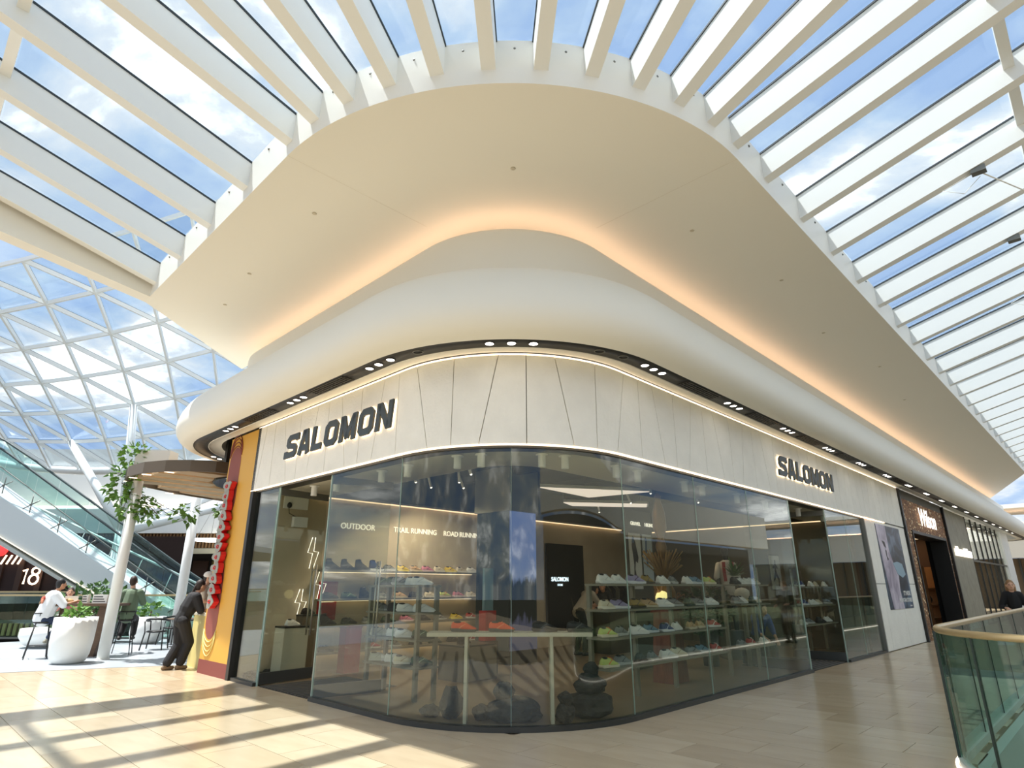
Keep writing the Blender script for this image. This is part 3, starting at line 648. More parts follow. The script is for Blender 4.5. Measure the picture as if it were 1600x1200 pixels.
# free-standing racks
def rack(label, a0, a1, b0, b1, zs, posts, rows, rname, rot=0.0):
    t = TF('shoe_rack', label, 'rack', a0, b0)
    for x in posts:
        MB().box(x - a0 - .03, x - a0 + .03, b1 - b0 - .07, b1 - b0 - .01, 0, zs[0] - .03).obj('post', SHELFM, t)
    for z in zs: MB().box(0, a1 - a0, 0, b1 - b0, z - .03, z).obj('shelf', SHELFM, t)
    names = ['top', 'second', 'third', 'bottom'] if len(zs) == 4 else (['top', 'middle', 'bottom'] if len(zs) == 3 else ['top', 'bottom'])
    for (z, cols, nm) in zip(zs, rows, names):
        n = len(cols)
        for k, c in enumerate(cols):
            x = a0 + .2 + (a1 - a0 - .4) * (k + .0) / max(n - 1, 1)
            shoe(c, '%s running shoe, %s from the left on the %s shelf of the %s' % (c, ORD[k], nm, rname), x, b0 + .16 + .05 * (k % 2), z, rot + random.uniform(-.3, .3), 'shoes on the ' + rname, False, 1.34)
def rackL(label, a0, a1, b0, b1, zs, rows, rname):
    t = TF('shoe_rack', label, 'rack', a0, b0)
    for y in (.05, b1 - b0 - .05):
        for x in (.05, a1 - a0 - .05): MB().box(x - .03, x + .03, y - .03, y + .03, 0, zs[0] - .03).obj('post', SHELFM, t)
    for z in zs: MB().box(0, a1 - a0, 0, b1 - b0, z - .03, z).obj('shelf', SHELFM, t)
    for (z, cols, nm) in zip(zs, rows, ['top', 'second', 'third', 'bottom']):
        n = len(cols)
        for k, c in enumerate(cols):
            y = b1 - .18 - (b1 - b0 - .36) * k / (n - 1)
            shoe(c, '%s running shoe, %s from the left on the %s shelf of the %s' % (c, ORD[k], nm, rname), a0 + .2 + .07 * (k % 2), y, z, -.9 + random.uniform(-.3, .3), 'shoes on the ' + rname, False, 1.25)
rackL('tall shoe rack standing just inside the left curved glass', .95, 1.4, 2.95, 4.35, [1.62, 1.22, .84, .46], [['green', 'green', 'grey', 'white', 'white'], ['grey', 'black', 'white', 'white'], ['cream', 'white', 'white', 'green'], ['white', 'white', 'cream', 'green']], 'left window rack')
rack('long shoe rack behind the right window panes', 2.55, 6.2, .6, 1.0, [1.64, 1.28, .9, .5], [2.6, 3.75, 4.9, 6.15], [['white', 'white', 'purple', 'mustard', 'white', 'grey', 'white', 'blue', 'lime'], ['cream', 'purple', 'mustard', 'tan', 'white', 'grey', 'green', 'grey', 'white'], ['lime', 'grey', 'white', 'blue', 'navy', 'white', 'tan', 'tan', 'red'], ['lime', 'grey', 'black', 'grey', 'white', 'cream', 'grey', 'blue', 'red']], 'long window rack')
rack('short shoe rack before the right doorway', 6.9, 8.3, .6, 1.0, [1.64, 1.28, .5], [6.95, 8.25], [['black', 'white', 'white', 'cream'], ['grey', 'white', 'green', 'cream'], ['grey', 'red', 'white']], 'short window rack')
rack('shoe rack behind the last panes before the poster wall', 10.9, 13.3, .9, 1.3, [1.6, 1.16, .72], [10.95, 12.1, 13.25], [['navy', 'navy', 'white', 'cream', 'white'], ['red', 'navy', 'white', 'cream', 'grey'], ['white', 'grey', 'black', 'white']], 'far window rack')
# display table in the bow of the window
t = TW('display_table', 'long white display table on two panel legs in the curved window', 'table', 0.0, 8.36)
LT = mat('pale_laminate', rgb(196, 190, 170), .5)
MB().box(-1.08, 1.02, -.17, .2, 1.0, 1.045).obj('table_top', LT, t)
for x in (-.58, .50): MB().box(x - .02, x + .02, -.15, .17, 0, 1.0).obj('panel_leg', LT, t)
for k, (c, x) in enumerate((('orange', -.62), ('orange', -.13), ('black', .43), ('black', .88))):
    q = shoe(c, '%s slip-on shoe, %s from the left on the display table' % (c, ORD[k]), 0, 0, 1.045, 0, 'shoes on the display table', False, 1.2)
    q.location = (x, 8.37, 1.045); q.rotation_euler = (0, 0, 0.05 * k - .1)
# rocks
ROCK = mat('dark_rock', rgb(60, 60, 58), .85, noise=rgb(42, 42, 41), scale=9, bump=.8, bscale=14)
def rock(label, x, y, z, r, seed):
    rr = random.Random(seed); b = bmesh.new(); bmesh.ops.create_icosphere(b, subdivisions=3, radius=1)
    from mathutils import noise
    for v in b.verts:
        n = v.co.normalized(); d = 1 + .28 * noise.noise(n * 1.7 + Vector((seed, 0, 0))) + .12 * noise.noise(n * 5 + Vector((0, seed, 0)))
        v.co = Vector((n.x * r[0] * d, n.y * r[1] * d, max(n.z * r[2] * d, -r[2] * .85)))
    me = bpy.data.meshes.new('rock'); b.to_mesh(me); b.free(); me.materials.append(ROCK)
    o = link('rock', me); o.location = (x, y, z + r[2] * .85); tag(o, label, 'rock', 'dark rocks in the shop window'); return o
rock('big flat dark rock under the left half of the window display', 0.0, 8.42, .004, (.37, .2, .15), 3)
rock('round dark rock on top of the middle flat rock', -.1, 8.44, .25, (.13, .11, .11), 5)
rock('upright dark rock by the left leg of the display table', -.78, 8.62, .004, (.15, .13, .2), 8)
rock('small dark rock leaning left of the upright one', -1.06, 8.72, .004, (.13, .1, .08), 11)
rock('small grey rock between upright rock and table leg', -.38, 8.5, .004, (.12, .1, .1), 13)
rock('wide dark rock under the right end of the display table', 1.0, 8.66, .004, (.32, .19, .17), 17)
rock('low dark rock beside the right table leg', .66, 8.36, .004, (.12, .12, .12), 19)
rock('dark rock resting on the wide right rock', 1.02, 8.66, .28, (.2, .15, .13), 23)
rock('smallest dark rock on top of the right pile', 1.04, 8.67, .49, (.11, .09, .09), 29)
rock('small dark rock on the low rock by the right leg', .67, 8.37, .2, (.09, .09, .08), 31)
for k, (x, y) in enumerate(((.3, 6.45), (.36, 6.72), (.3, 6.96), (.62, 6.95))):
    p = W(x, y); rock('dark stone beside the white plinth, %s of four' % ORD[k], p[0], p[1], .004, (.14, .12, .08), 40 + k)
# plinths by the left door
for nm, lb, a, b, s_, h, m_ in (('plinth', 'white plinth inside the left doorway', .82, 6.62, .24, .9, LT), ('plinth', 'taller brown plinth behind the white one', 1.27, 6.92, .17, 1.08, mat('brown_plinth', rgb(104, 94, 76), .7)), ('plinth', 'low brown box plinth near the video column', 3.1, 4.2, .42, .6, MATS['brown_plinth'])):
    t = TF(nm, lb, 'plinth', a, b); MB().box(-s_, s_, -s_ * .8, s_ * .8, 0, h - .03).obj('body', m_, t); MB().box(-s_ - .005, s_ + .005, -s_ * .8 - .005, s_ * .8 + .005, h - .03, h).obj('top_plate', CHAR, t)
shoe('white', 'white running shoe on the white plinth', .82, 6.62, .9, .3, 'shoes on plinths'); shoe('black', 'black running shoe on the taller brown plinth', 1.27, 6.92, 1.08, .3, 'shoes on plinths'); shoe('black', 'black hiking boot on the low box plinth', 3.0, 4.2, .6, .2, 'shoes on plinths', True)
# red notices, window bolts, box and camera on the wall
RED = mat('red_card', rgb(150, 36, 28), .5)
t = TF('red_notice', 'red notice board with white print on the wall by the left door', 'sign', 1.55, 7.08, .95); MB().box(0, .42, 0, .03, 0, .75).obj('board', RED, t)
for z in (.34, .44): MB().box(.06, .36, -.004, 0, z, z + .05).obj('print_block', mat('white_ink', rgb(235, 230, 220), .5), t)
t = TF('red_box', 'plain red box below the red notice', 'box', 1.95, 6.52, 0); MB().box(-.1, .25, -.12, .12, 0, .82).obj('body', RED, t); MB().box(-.11, .26, -.13, .13, .82, .85).obj('lid', mat('red_lid', rgb(120, 30, 24), .5), t)
t = TF('red_display', 'red totem with a blue top behind the display table', 'sign', 3.78, 4.4, 0); MB().box(-.14, .14, -.1, .1, .6, 1.15).obj('lower_box', RED, t); MB().box(-.12, .12, -.03, .03, 1.15, 1.95).obj('blue_panel', mat('teal_panel', rgb(96, 126, 134), .4), t); MB().box(-.16, .16, -.14, .14, 0, .6).obj('foot', BLACK, t)
BOLT = [[(0, 1.0), (-.14, .5), (.06, .48), (-.02, 0.0)], [(.12, 1.0), (.10, .55), (.3, .53), (.14, 0.0)]]
for lb, a, z, h in (('upper lightning bolt outlined in white light on the left shop wall', 1.28, 1.95, .62), ('lower lightning bolt outlined in white light on the left shop wall', 1.52, 1.35, .58), ('lowest lightning bolt outlined in white light behind the plinths', 1.12, 1.05, .5)):
    t = TF('light_bolt', lb, 'lamp', a, 7.06, z)
    for ln in BOLT: MB().tube([(x * .55, 0, zz_ * h) for x, zz_ in ln], .007, 6).obj('light_tube', emis('bolt_lamp', (1, .93, .8, 1), 2.2), t)
t = TF('junction_box', 'white box with a black camera and cable high on the left shop wall', 'camera', .8, 7.1, 2.75)
MB().box(0, .3, -.1, 0, 0, .2).obj('box', WHITE, t); MB().ball((-.12, -.08, .42), (.05, .05, .06)).obj('camera', BLACK, t); MB().box(-.22, 0.3, -.05, 0, .36, .6).obj('mount', WHITE, t)
MB().tube([(-.12, -.06, .38), (-.1, -.06, .26), (.05, -.06, .2)], .008, 5).obj('cable', BLACK, t)
# clothes rail, counter, sculpture, plants, mannequin
t = TF('clothes_rail', 'black rail hung with dark jackets at the back of the shop', 'clothes rail', 10.2, 6.5, 0)
MB().tube([(0, 0, 0), (0, 0, 1.75), (2.2, 0, 1.75), (2.2, 0, 0)], .02, 8).obj('frame', BLACK, t)
for k in range(9):
    c = [(40, 40, 40), (58, 62, 50), (30, 32, 38), (90, 92, 80), (24, 24, 26)][k % 5]
    m = MB(); x = .15 + k * .22; m.loft([[(x - .03, -.22, 1.0), (x + .03, -.22, 1.0), (x + .03, .22, 1.0), (x - .03, .22, 1.0)], [(x - .035, -.25, 1.5), (x + .035, -.25, 1.5), (x + .035, .25, 1.5), (x - .035, .25, 1.5)], [(x - .02, -.08, 1.7), (x + .02, -.08, 1.7), (x + .02, .08, 1.7), (x - .02, .08, 1.7)]], smooth=False)
    g_ = m.obj('jacket', mat('jacket_%d' % (k % 5), rgb(*c), .8), None); g_.location = W(10.2, 6.5); g_.rotation_euler = (0, 0, RB); tag(g_, 'dark jacket on the clothes rail, %s from its left end' % ORD[k], 'jacket', 'jackets on the rail')
t = TF('dark_screen', 'black back-wall board with small glowing brand lettering', 'display panel', 8.6, 7.02, .3)
MB().box(0, 1.7, 0, .08, 0, 2.5).obj('board', BLACK, t); text('letters', 'SALOMON', .16, emis('sign_blue', (.7, .85, 1, 1), 2), t, .004, loc=(.55, -.01, 1.45), bold=.004); text('letters', 'STORE', .08, MATS['sign_blue'], t, .004, loc=(.55, -.01, 1.32))
t = TF('service_counter', 'dark service counter where the shop assistant leans', 'counter', 8.3, 4.7, 0)
MB().box(0, 2.0, 0, .6, 0, 1.0).obj('body', mat('counter_body', rgb(84, 80, 68), .6), t); MB().box(-.03, 2.03, -.03, .63, 1.0, 1.04).obj('worktop', LT, t)
t = TF('pedestal', 'reddish wooden pedestal behind the right racks', 'pedestal', 5.4, 1.35, 0)
RW = mat('red_wood', rgb(122, 62, 40), .5, noise=rgb(96, 46, 30), scale=4, stretch=(6, 6, 1))
MB().loft([[(-.28, -.2, 0), (.28, -.2, 0), (.28, .2, 0), (-.28, .2, 0)], [(-.2, -.15, 1.15), (.2, -.15, 1.15), (.2, .15, 1.15), (-.2, .15, 1.15)]], smooth=False).obj('shaft', RW, t); MB().box(-.24, .24, -.19, .19, 1.15, 1.2).obj('cap', RW, t)
t = TF('festive_sculpture', 'amber and gold sculpture with curls, dried grass and tall spire on the wooden pedestal', 'sculpture', 5.4, 1.35, 1.2)
AMB = mat('amber', rgb(128, 92, 34), .3, .3); BRZ = mat('bronze', rgb(120, 92, 60), .4, .6)
MB().lathe([(.05, 0), (.14, .04), (.2, .18), (.2, .32), (.12, .46), (.07, .52)], 16).obj('vase', AMB, t)
MB().ball((-.26, -.1, .2), .13).obj('yellow_globe', emis('yellow_globe', (1, .85, .35, 1), 1.1), t)
for s_, c_ in ((-1, (-.35, .45)), (1, (.35, .22))):
    MB().tube([(c_[0] + (.02 + .013 * k) * cos(k * .5) * s_, -.1, c_[1] + (.02 + .013 * k) * sin(k * .5)) for k in range(14)] + [(0, 0, .1)], .012, 6).obj('curl', mat('copper', rgb(190, 140, 104), .35, .6), t)
g_ = MB(); rr = random.Random(4)
for k in range(90):
    an = rr.uniform(0, 2 * pi); ln = rr.uniform(.3, .62); sp_ = rr.uniform(.1, .42)
    g_.tube([(0, 0, .45), (cos(an) * sp_ * .5, sin(an) * sp_ * .5, .45 + ln * .6), (cos(an) * sp_, sin(an) * sp_, .45 + ln)], [.006, .008, .012], 4)
q = g_.obj('dried_grass', mat('dry_grass', rgb(128, 100, 60), .8), t); q['kind'] = 'stuff'
MB().lathe([(.02, .6), (.05, .95), (.11, 1.1), (.06, 1.28), (.13, 1.45), (.12, 1.75), (.05, 2.0), (.07, 2.06), (.004, 2.15)], 12).obj('spire', BRZ, t)
LEAF = mat('leaf_green', rgb(62, 94, 46), .5, noise=rgb(92, 126, 58), scale=14); LEAFD = mat('leaf_dark', rgb(44, 66, 40), .5, noise=rgb(66, 90, 56), scale=12); LEAFL = mat('leaf_light', rgb(110, 150, 56), .5, noise=rgb(78, 120, 44), scale=14)
def potted(name, label, loc, pot, pm, fol, fm, leaf, n, seed):
    t = TW(name, label, 'plant', *loc)
    MB().lathe(pot, 18).obj('pot', pm, t); top = pot[-1][1]
    MB().lathe([(pot[-1][0] * .93, top - .05), (pot[-1][0] * .93, top - .03)], 16).obj('soil', mat('soil', rgb(60, 46, 34), .95), t)
    q = leaves(MB(), n, (0, 0, top + fol[2] * .8), fol, leaf, random.Random(seed)).obj('foliage', fm, t, fix=False); q['kind'] = 'stuff'
    MB().tube([(0, 0, top - .05), (0.02, 0, top + fol[2] * .8)], .02, 6).obj('stem', WOODB, t); return t
p = W(8.0, 1.9); potted('leafy_bush', 'dark leafy bush in a pot behind the short window rack', (p[0], p[1], 0), [(.16, 0), (.22, .7)], CHAR, (.5, .5, .55), LEAFD, .16, 420, 5)
t = TF('spiky_plant', 'spiky green plant with a pale pot on the short window rack', 'plant', 7.5, .94, 1.64)
MB().lathe([(.07, 0), (.1, .04), (.11, .16), (.09, .17)], 14).obj('pot', LT, t); g_ = MB(); rr = random.Random(9)
for k in range(46):
    an = rr.uniform(0, 2 * pi); e = rr.uniform(.15, 1.3); L = rr.uniform(.28, .45); d = Vector((cos(an) * cos(e), sin(an) * cos(e), sin(e))); x = d.cross(Vector((0, 0, 1))).normalized()
    b0_ = Vector((0, 0, .15)); g_.add([b0_ - x * .014, b0_ + x * .014, b0_ + d * L * .6 + x * .02 + Vector((0, 0, .03)), b0_ + d * L, b0_ + d * L * .6 - x * .02 + Vector((0, 0, .03))], [(0, 1, 2, 4), (4, 2, 3)])
g_.obj('blades', LEAF, t, fix=False)
t = TF('flower_vase', 'white flower head in a slim glass vase by the right doorway', 'flowers', 8.55, 1.3, 0)
MB().tube([(0, 0, 0), (0, 0, 1.2)], .05, 10).obj('stand', SHELFM, t); MB().ball((0, 0, 1.45), (.17, .17, .13)).obj('white_blooms', mat('bloom', rgb(226, 222, 204), .8, bump=1, bscale=20), t); MB().ball((0, 0, 1.28), (.14, .14, .1)).obj('yellow_blooms', mat('bloom_y', rgb(186, 170, 90), .8, bump=1, bscale=20), t)
# mannequin torso
t = TF('mannequin', 'dark headed mannequin wearing a pale tee and a red running vest', 'mannequin', 9.7, 2.15, 0, -.75)
MB().box(-.3, .3, -.3, .3, 0, .62).obj('plinth', SDARK, t)
m = MB(); m.capsule((0, 0, 2.38), (0, 0, 2.44), .085, .095); m.capsule((0, 0, 2.2), (0, 0, 2.36), .05, .05)
for s_ in (-1, 1): m.capsule((s_ * .1, 0, .64), (s_ * .09, 0, 1.5), .06, .08); m.capsule((s_ * .24, -.02, 1.8), (s_ * .27, -.1, 1.45), .04, .035)
m.obj('body', mat('mannequin_dark', rgb(46, 44, 42), .5), t)
m = MB(); m.loft([[(w * cos(i * pi / 6), d * sin(i * pi / 6), z) for i in range(12)] for w, d, z in ((.17, .12, 1.4), (.17, .12, 1.7), (.21, .13, 2.05), (.19, .12, 2.15), (.07, .07, 2.22))])
for s_ in (-1, 1): m.capsule((s_ * .19, 0, 2.1), (s_ * .26, 0, 1.82), .07, .075)
m.obj('tee_shirt', mat('pale_tee', rgb(196, 186, 168), .8), t)
for s_ in (-1, 1): MB().loft([[(s_ * x, -y, z), (s_ * (x + .07), -y * .9, z), (s_ * (x + .07), -y * .9 - .012, z), (s_ * x, -y - .012, z)] for x, y, z in ((.06, .125, 1.72), (.08, .14, 1.95), (.07, .13, 2.17))], smooth=False).obj('vest_strap', RED, t)
# ================================================================== LEFT: STALL, TERRACE, GLASS ROOF, ESCALATOR
# ---- gridshell glass roof: triangular lattice
DU, DV, DT = (.9768, -.2042, .0647), (-.2671, .9958, -.2976), (-9.3566, 9.9334, 4.7454); DQ = (.0231, -.0261, -.0207); DS = 2.3
nrm = Vector(DU).cross(Vector(DV)).normalized()
def node(i, j):
    p = Vector(DT) + Vector(DU) * i + Vector(DV) * j + nrm * (DQ[0] * i * i + DQ[1] * i * j + DQ[2] * j * j)
    return p * DS + Vector((0, 0, CAMH))
def abw(p):
    d = (p[0] - C0[0], p[1] - C0[1]); return (d[0] * UR[0] + d[1] * UR[1], d[0] * UL[0] + d[1] * UL[1])
def outside(p):      # beyond the edge of the plaster ceiling
    a, b = abw(p); e = 0
    return b > 9.6 if a < -2.17 else ((a + 2.24) * (11.35 - 8.67) - (b - 8.67) * 3.14) < -1.5
N = {(i, j): node(i, j) for i in range(-5, 9) for j in range(-1, 6)}
OK_ = {k: outside(p) for k, p in N.items()}
dm = tag(empty('window_3', (0, 0, 0)), 'glass roof of white triangular lattice over the escalator hall', 'glass roof', None, 'structure')
def clipbar(p, q):
    """shorten a bar at the plaster edge when one end lies beyond it"""
    if outside(p) and outside(q): return p, q
    if not outside(p) and not outside(q): return None
    if not outside(p): p, q = q, p
    lo, hi = 0.0, 1.0
    for _ in range(12):
        mi = (lo + hi) / 2
        if outside(p.lerp(q, mi)): lo = mi
        else: hi = mi
    return p, p.lerp(q, lo)
for (i, j), p in N.items():
    for di, dj in ((1, 0), (0, 1), (1, 1)):
        q = N.get((i + di, j + dj))
        if q is None: continue
        r = clipbar(p, q)
        if r is None or (r[0] - r[1]).length < .1: continue
        o = MB().bar(r[0], r[1], .085, .17).obj('bar', STEEL_W, dm)
        up = nrm * .1
        MB().bar(r[0] + up, r[1] + up, .05, .03).obj('gasket', GASK, o)
    for tri in (((0, 0), (1, 0), (1, 1)), ((0, 0), (1, 1), (0, 1))):
        ks = [(i + a, j + b) for a, b in tri]
        if not all(k in N for k in ks) or sum(OK_[k] for k in ks) < 3: continue
        v = [N[k] + nrm * .13 for k in ks]; w = [x + nrm * .015 for x in v]
        MB().add(v + w, [(0, 1, 2), (5, 4, 3), (0, 3, 4, 1), (1, 4, 5, 2), (2, 5, 3, 0)]).obj('pane', PANE, dm, fix=False)
MB().tube([node(i, 5.0) - Vector((0, 0, .1)) for i in range(-5, 9)], .22, 10).obj('rim_beam', STEEL_W, dm)
# branching column carrying the roof
bp = Vector((-18.6, 29.3, 0)); bz = Vector((-18.6, 29.3, 4.1))
t = TW('branching_column', 'white steel column branching up to the glass roof behind the escalator', 'column', bp.x, bp.y)
MB().tube([(0, 0, -5), bz - bp], .28, 14).obj('trunk', STEEL_W, t)
for k in ((0, 4), (2, 3)): MB().tube([bz - bp, N[k] - bp], [.24, .17], 12).obj('branch', STEEL_W, t)
for q in (Vector((-15.6, 33, 6.6)), Vector((-14.2, 33, 6.1))): MB().tube([bz - bp, q - bp], [.24, .17], 12).obj('branch', STEEL_W, t)
# ---- far side of the hall
fh = tag(empty('wall_back', (0, 0, 0)), 'white wall bands and dark shop fronts across the escalator hall', 'wall', None, 'structure')
m = MB(); m.box(-62, -11.5, 37.5, 38.2, 6.3, 9.9); m.obj('upper_wall', mat('hall_wall', rgb(214, 216, 214), .7), fh)
MB().box(-62, -11.5, 37.2, 37.5, 6.2, 6.3).obj('strip_lamp', emis('hall_lamp', (1, .85, .7, 1), 2.5), fh)
MB().box(-62, -11.5, 36.3, 38.2, 4.6, 6.0).obj('white_beam', WHITE, fh)
MB().box(-62, -11.5, 36.8, 37.4, 3.75, 4.6).obj('slat_backing', mat('wood_dark', rgb(70, 50, 32), .7), fh)
sl = MB(); 
for k in range(90): sl.box(-30 + k * .2, -29.91 + k * .2, 36.68, 36.8, 3.78, 4.58)
q = sl.obj('wood_slats', mat('slat_wood', rgb(142, 108, 70), .6), fh); q['kind'] = 'stuff'
MB().box(-62, -11.5, 36.7, 37.0, 3.45, 3.75).obj('cream_band', mat('cream_band', rgb(188, 184, 160), .6), fh)
MB().box(-62, -11.5, 38.6, 38.8, -5, 3.6).obj('dark_fronts', DARK, fh)
rr = random.Random(2)
for k in range(16):
    x = -30 + k * 1.15; c = rr.choice([(110, 100, 60), (60, 40, 30), (40, 50, 44), (90, 80, 70), (100, 40, 30)])
    MB().box(x, x + .9, 38.45, 38.6, 2.2, 3.1).obj('menu_panel', mat('menu_%d' % (k % 5), rgb(*c), .6), fh)
MB().box(-62, -11.5, 34.6, 44, -.4, -.02).obj('far_floor', mat('far_floor', rgb(150, 146, 136), .5), fh)
MB().box(-62, -9, 20, 60, -5.2, -5).obj('lower_floor', mat('low_floor', rgb(96, 92, 84), .6), fh)
MB().box(-62, -40, 26.0, 44, 4.2, 4.6).obj('side_soffit', WHITE, fh)
t = TW('ring_lamp', 'glowing ring pendant hanging in the far shop front', 'lamp', -17.1, 35.1, 4.1)
MB().tube([(.95 * cos(k * pi / 12), .95 * sin(k * pi / 12), 0) for k in range(24)], .05, 8, True).obj('ring', LEDC, t)
for k in range(3): MB().tube([(.95 * cos(k * 2.1), .95 * sin(k * 2.1), 0), (0, 0, 2.2)], .01, 4).obj('wire', GREYM, t)
# dark restaurant with neon at far left
t = TW('neon_restaurant', 'dark restaurant front with red neon and glowing 18 below the escalator', 'shop front', -30, 33.4, -.02)
MB().box(-14, 12.6, 0, .3, 0, 4.2).obj('dark_wall', mat('bar_wall', rgb(44, 24, 18), .8), t)
for k in range(12): MB().box(-4 + k * 1.1, -3.7 + k * 1.1, -.12, 0, 0, 3.2).obj('timber_post', mat('bar_timber', rgb(62, 40, 28), .7), t)
NEON = emis('neon_cream', (1, .72, .5, 1), 3.0); NRED = emis('neon_red', (1, .03, .03, 1), 2.0)
for k in range(4): MB().tube([(2.85 + k * .3, -.25, 2.75), (3.05 + k * .3, -.25, 3.2)], .045, 6).obj('neon_tube', NEON, t)
MB().tube([(4.2, -.3, 2.4), (4.38, -.3, 2.5), (4.33, -.3, 1.75)], .05, 6).obj('neon_digit_1', NEON, t)
MB().tube([(4.82 + .24 * sin(k * pi / 8), -.3, 1.98 + .24 * cos(k * pi / 8)) for k in range(16)], .05, 6, True).obj('neon_digit_8_lower', NEON, t)
MB().tube([(4.86 + .2 * sin(k * pi / 8), -.3, 2.4 + .17 * cos(k * pi / 8)) for k in range(16)], .05, 6, True).obj('neon_digit_8_upper', NEON, t)
MB().ball((2.7, -.3, 3.5), (.42, .12, .36)).obj('red_neon_lantern', NRED, t); MB().ball((3.4, -.3, 3.6), (.22, .1, .12)).obj('red_neon_lantern', NRED, t)
# ---- escalator
t = TW('escalator', 'white clad escalator with glass sides rising to the upper left', 'escalator', 0, 24.0)
ESCM = mat('escalator_cladding', rgb(208, 214, 212), .4)
MB().prism_y([(-25.5, 8.0), (-20.4, 5.0), (-13.3, .95), (-11.0, .05), (-8.5, .02), (-8.5, -.5), (-12.3, -.5), (-15.9, 1.35), (-20.0, 3.45), (-25.5, 6.4)], 0, 1.5).obj('truss_cladding', ESCM, t)
MB().prism_y([(-25.5, 6.3), (-20.0, 3.35), (-15.9, 1.25), (-12.6, -.42), (-12.4, -.55), (-15.8, 1.1), (-20.0, 3.2), (-25.5, 6.15)], -.05, 1.55).obj('underside', mat('escalator_under', rgb(190, 194, 186), .5), t)
MB().tube([(-25.5, -.06, 6.42), (-20.0, -.06, 3.48), (-15.9, -.06, 1.42), (-13.2, -.06, .0)], .02, 6).obj('edge_lamp', emis('edge_lamp', (1, .84, .62, 1), 1.2), t)
HR = [(-26.5, 9.3), (-22.0, 7.55), (-20.6, 6.75), (-13.4, 2.3), (-11.6, 1.28), (-10.2, 1.05), (-8.6, 1.05)]
for y in (.12, 1.38): MB().tube([(x, y, z - (.0 if y < 1 else -.05)) for x, z in HR], .045, 8).obj('handrail', mat('handrail', rgb(48, 62, 62), .5), t)
for y in (.12, 1.38):
    for (x0, z0), (x1, z1) in zip(HR[:-1], HR[1:]):
        n = max(1, int(hypot(x1 - x0, z1 - z0) / 1.6))
        for k in range(n):
            f0, f1 = (k + .01) / n, (k + .99) / n
            A = (x0 + (x1 - x0) * f0, z0 + (z1 - z0) * f0); B = (x0 + (x1 - x0) * f1, z0 + (z1 - z0) * f1)
            MB().prism_y([A, B, (B[0], B[1] - 1.15), (A[0], A[1] - 1.15)], y - .008, y + .008).obj('glass_panel', ESCG, t)
MB().tube([(x, .02, z - .62) for x, z in HR[1:-1]], .022, 6).obj('glass_clamp_rail', GREYM, t)
sp = MB()
for dx_, dz_ in ((.3, .16), (-.3, -.16), (0, .32), (0, -.32)): sp.tube([(0, 0, 0), (dx_, 0, dz_)], .02, 5)
sp.ball((0, -.03, 0), .05, 8, 5); spm = sp.mesh('spider_clamp', GREYM)
for k in range(8):
    f = k / 7.0; o = link('spider_clamp', spm, t); o.location = (-21.6 + f * 9.0, -.03, 6.2 - f * 5.35)
st = MB()
for k in range(30): st.box(-12.6 - k * .42, -12.18 - k * .42, .3, 1.2, -.3 + k * .24, -.06 + k * .24)
q = st.obj('steps', CHAR, t); q['kind'] = 'stuff'
t = TW('stair_rail', 'thin white stair handrail with glass beyond the escalator', 'railing', 0, 27.5)
MB().tube([(-21.5, 0, 5.0), (-11.3, 0, .7)], .05, 6).obj('handrail', WHITE, t)
for k in range(7): MB().tube([(-20.5 + k * 1.4, 0, 4.55 - k * .59), (-20.9 + k * 1.4, 0, 3.2 - k * .59)], .02, 5).obj('baluster', WHITE, t)
# ---- terrace balustrade
t = TW('terrace_balustrade', 'glass balustrade with a pale gold rail along the cafe terrace edge', 'balustrade', 0, 20.9)
for k in range(9):
    x = -30 + k * 2.35
    MB().box(x, x + 2.33, -.01, .01, 0.05, 1.3).obj('glass_panel', RAILG, t)
MB().box(-30, -8.8, -.04, .04, 1.3, 1.36).obj('handrail', GOLD, t); MB().box(-30, -8.8, -.05, .05, 0, .06).obj('base_channel', GREYM, t)
t = TW('far_balustrade', 'far balustrade with a gold rail and slatted gold edge across the void', 'balustrade', 0, 30.0)
MB().box(-60, -20, -.03, .03, 1.32, 1.4).obj('handrail', GOLD, t); MB().box(-60, -20, -.01, .01, 0, 1.32).obj('glass_panel', RAILG, t)
g_ = MB()
for k in range(120): g_.box(-52 + k * .26, -51.86 + k * .26, -.08, 0, -.55, -.02)
q = g_.obj('gold_slats', mat('gold_slat', rgb(170, 160, 104), .5), t); q['kind'] = 'stuff'
MB().box(-60, -20, 0, 4.6, -.6, -.02).obj('slab_edge', DARK, t)
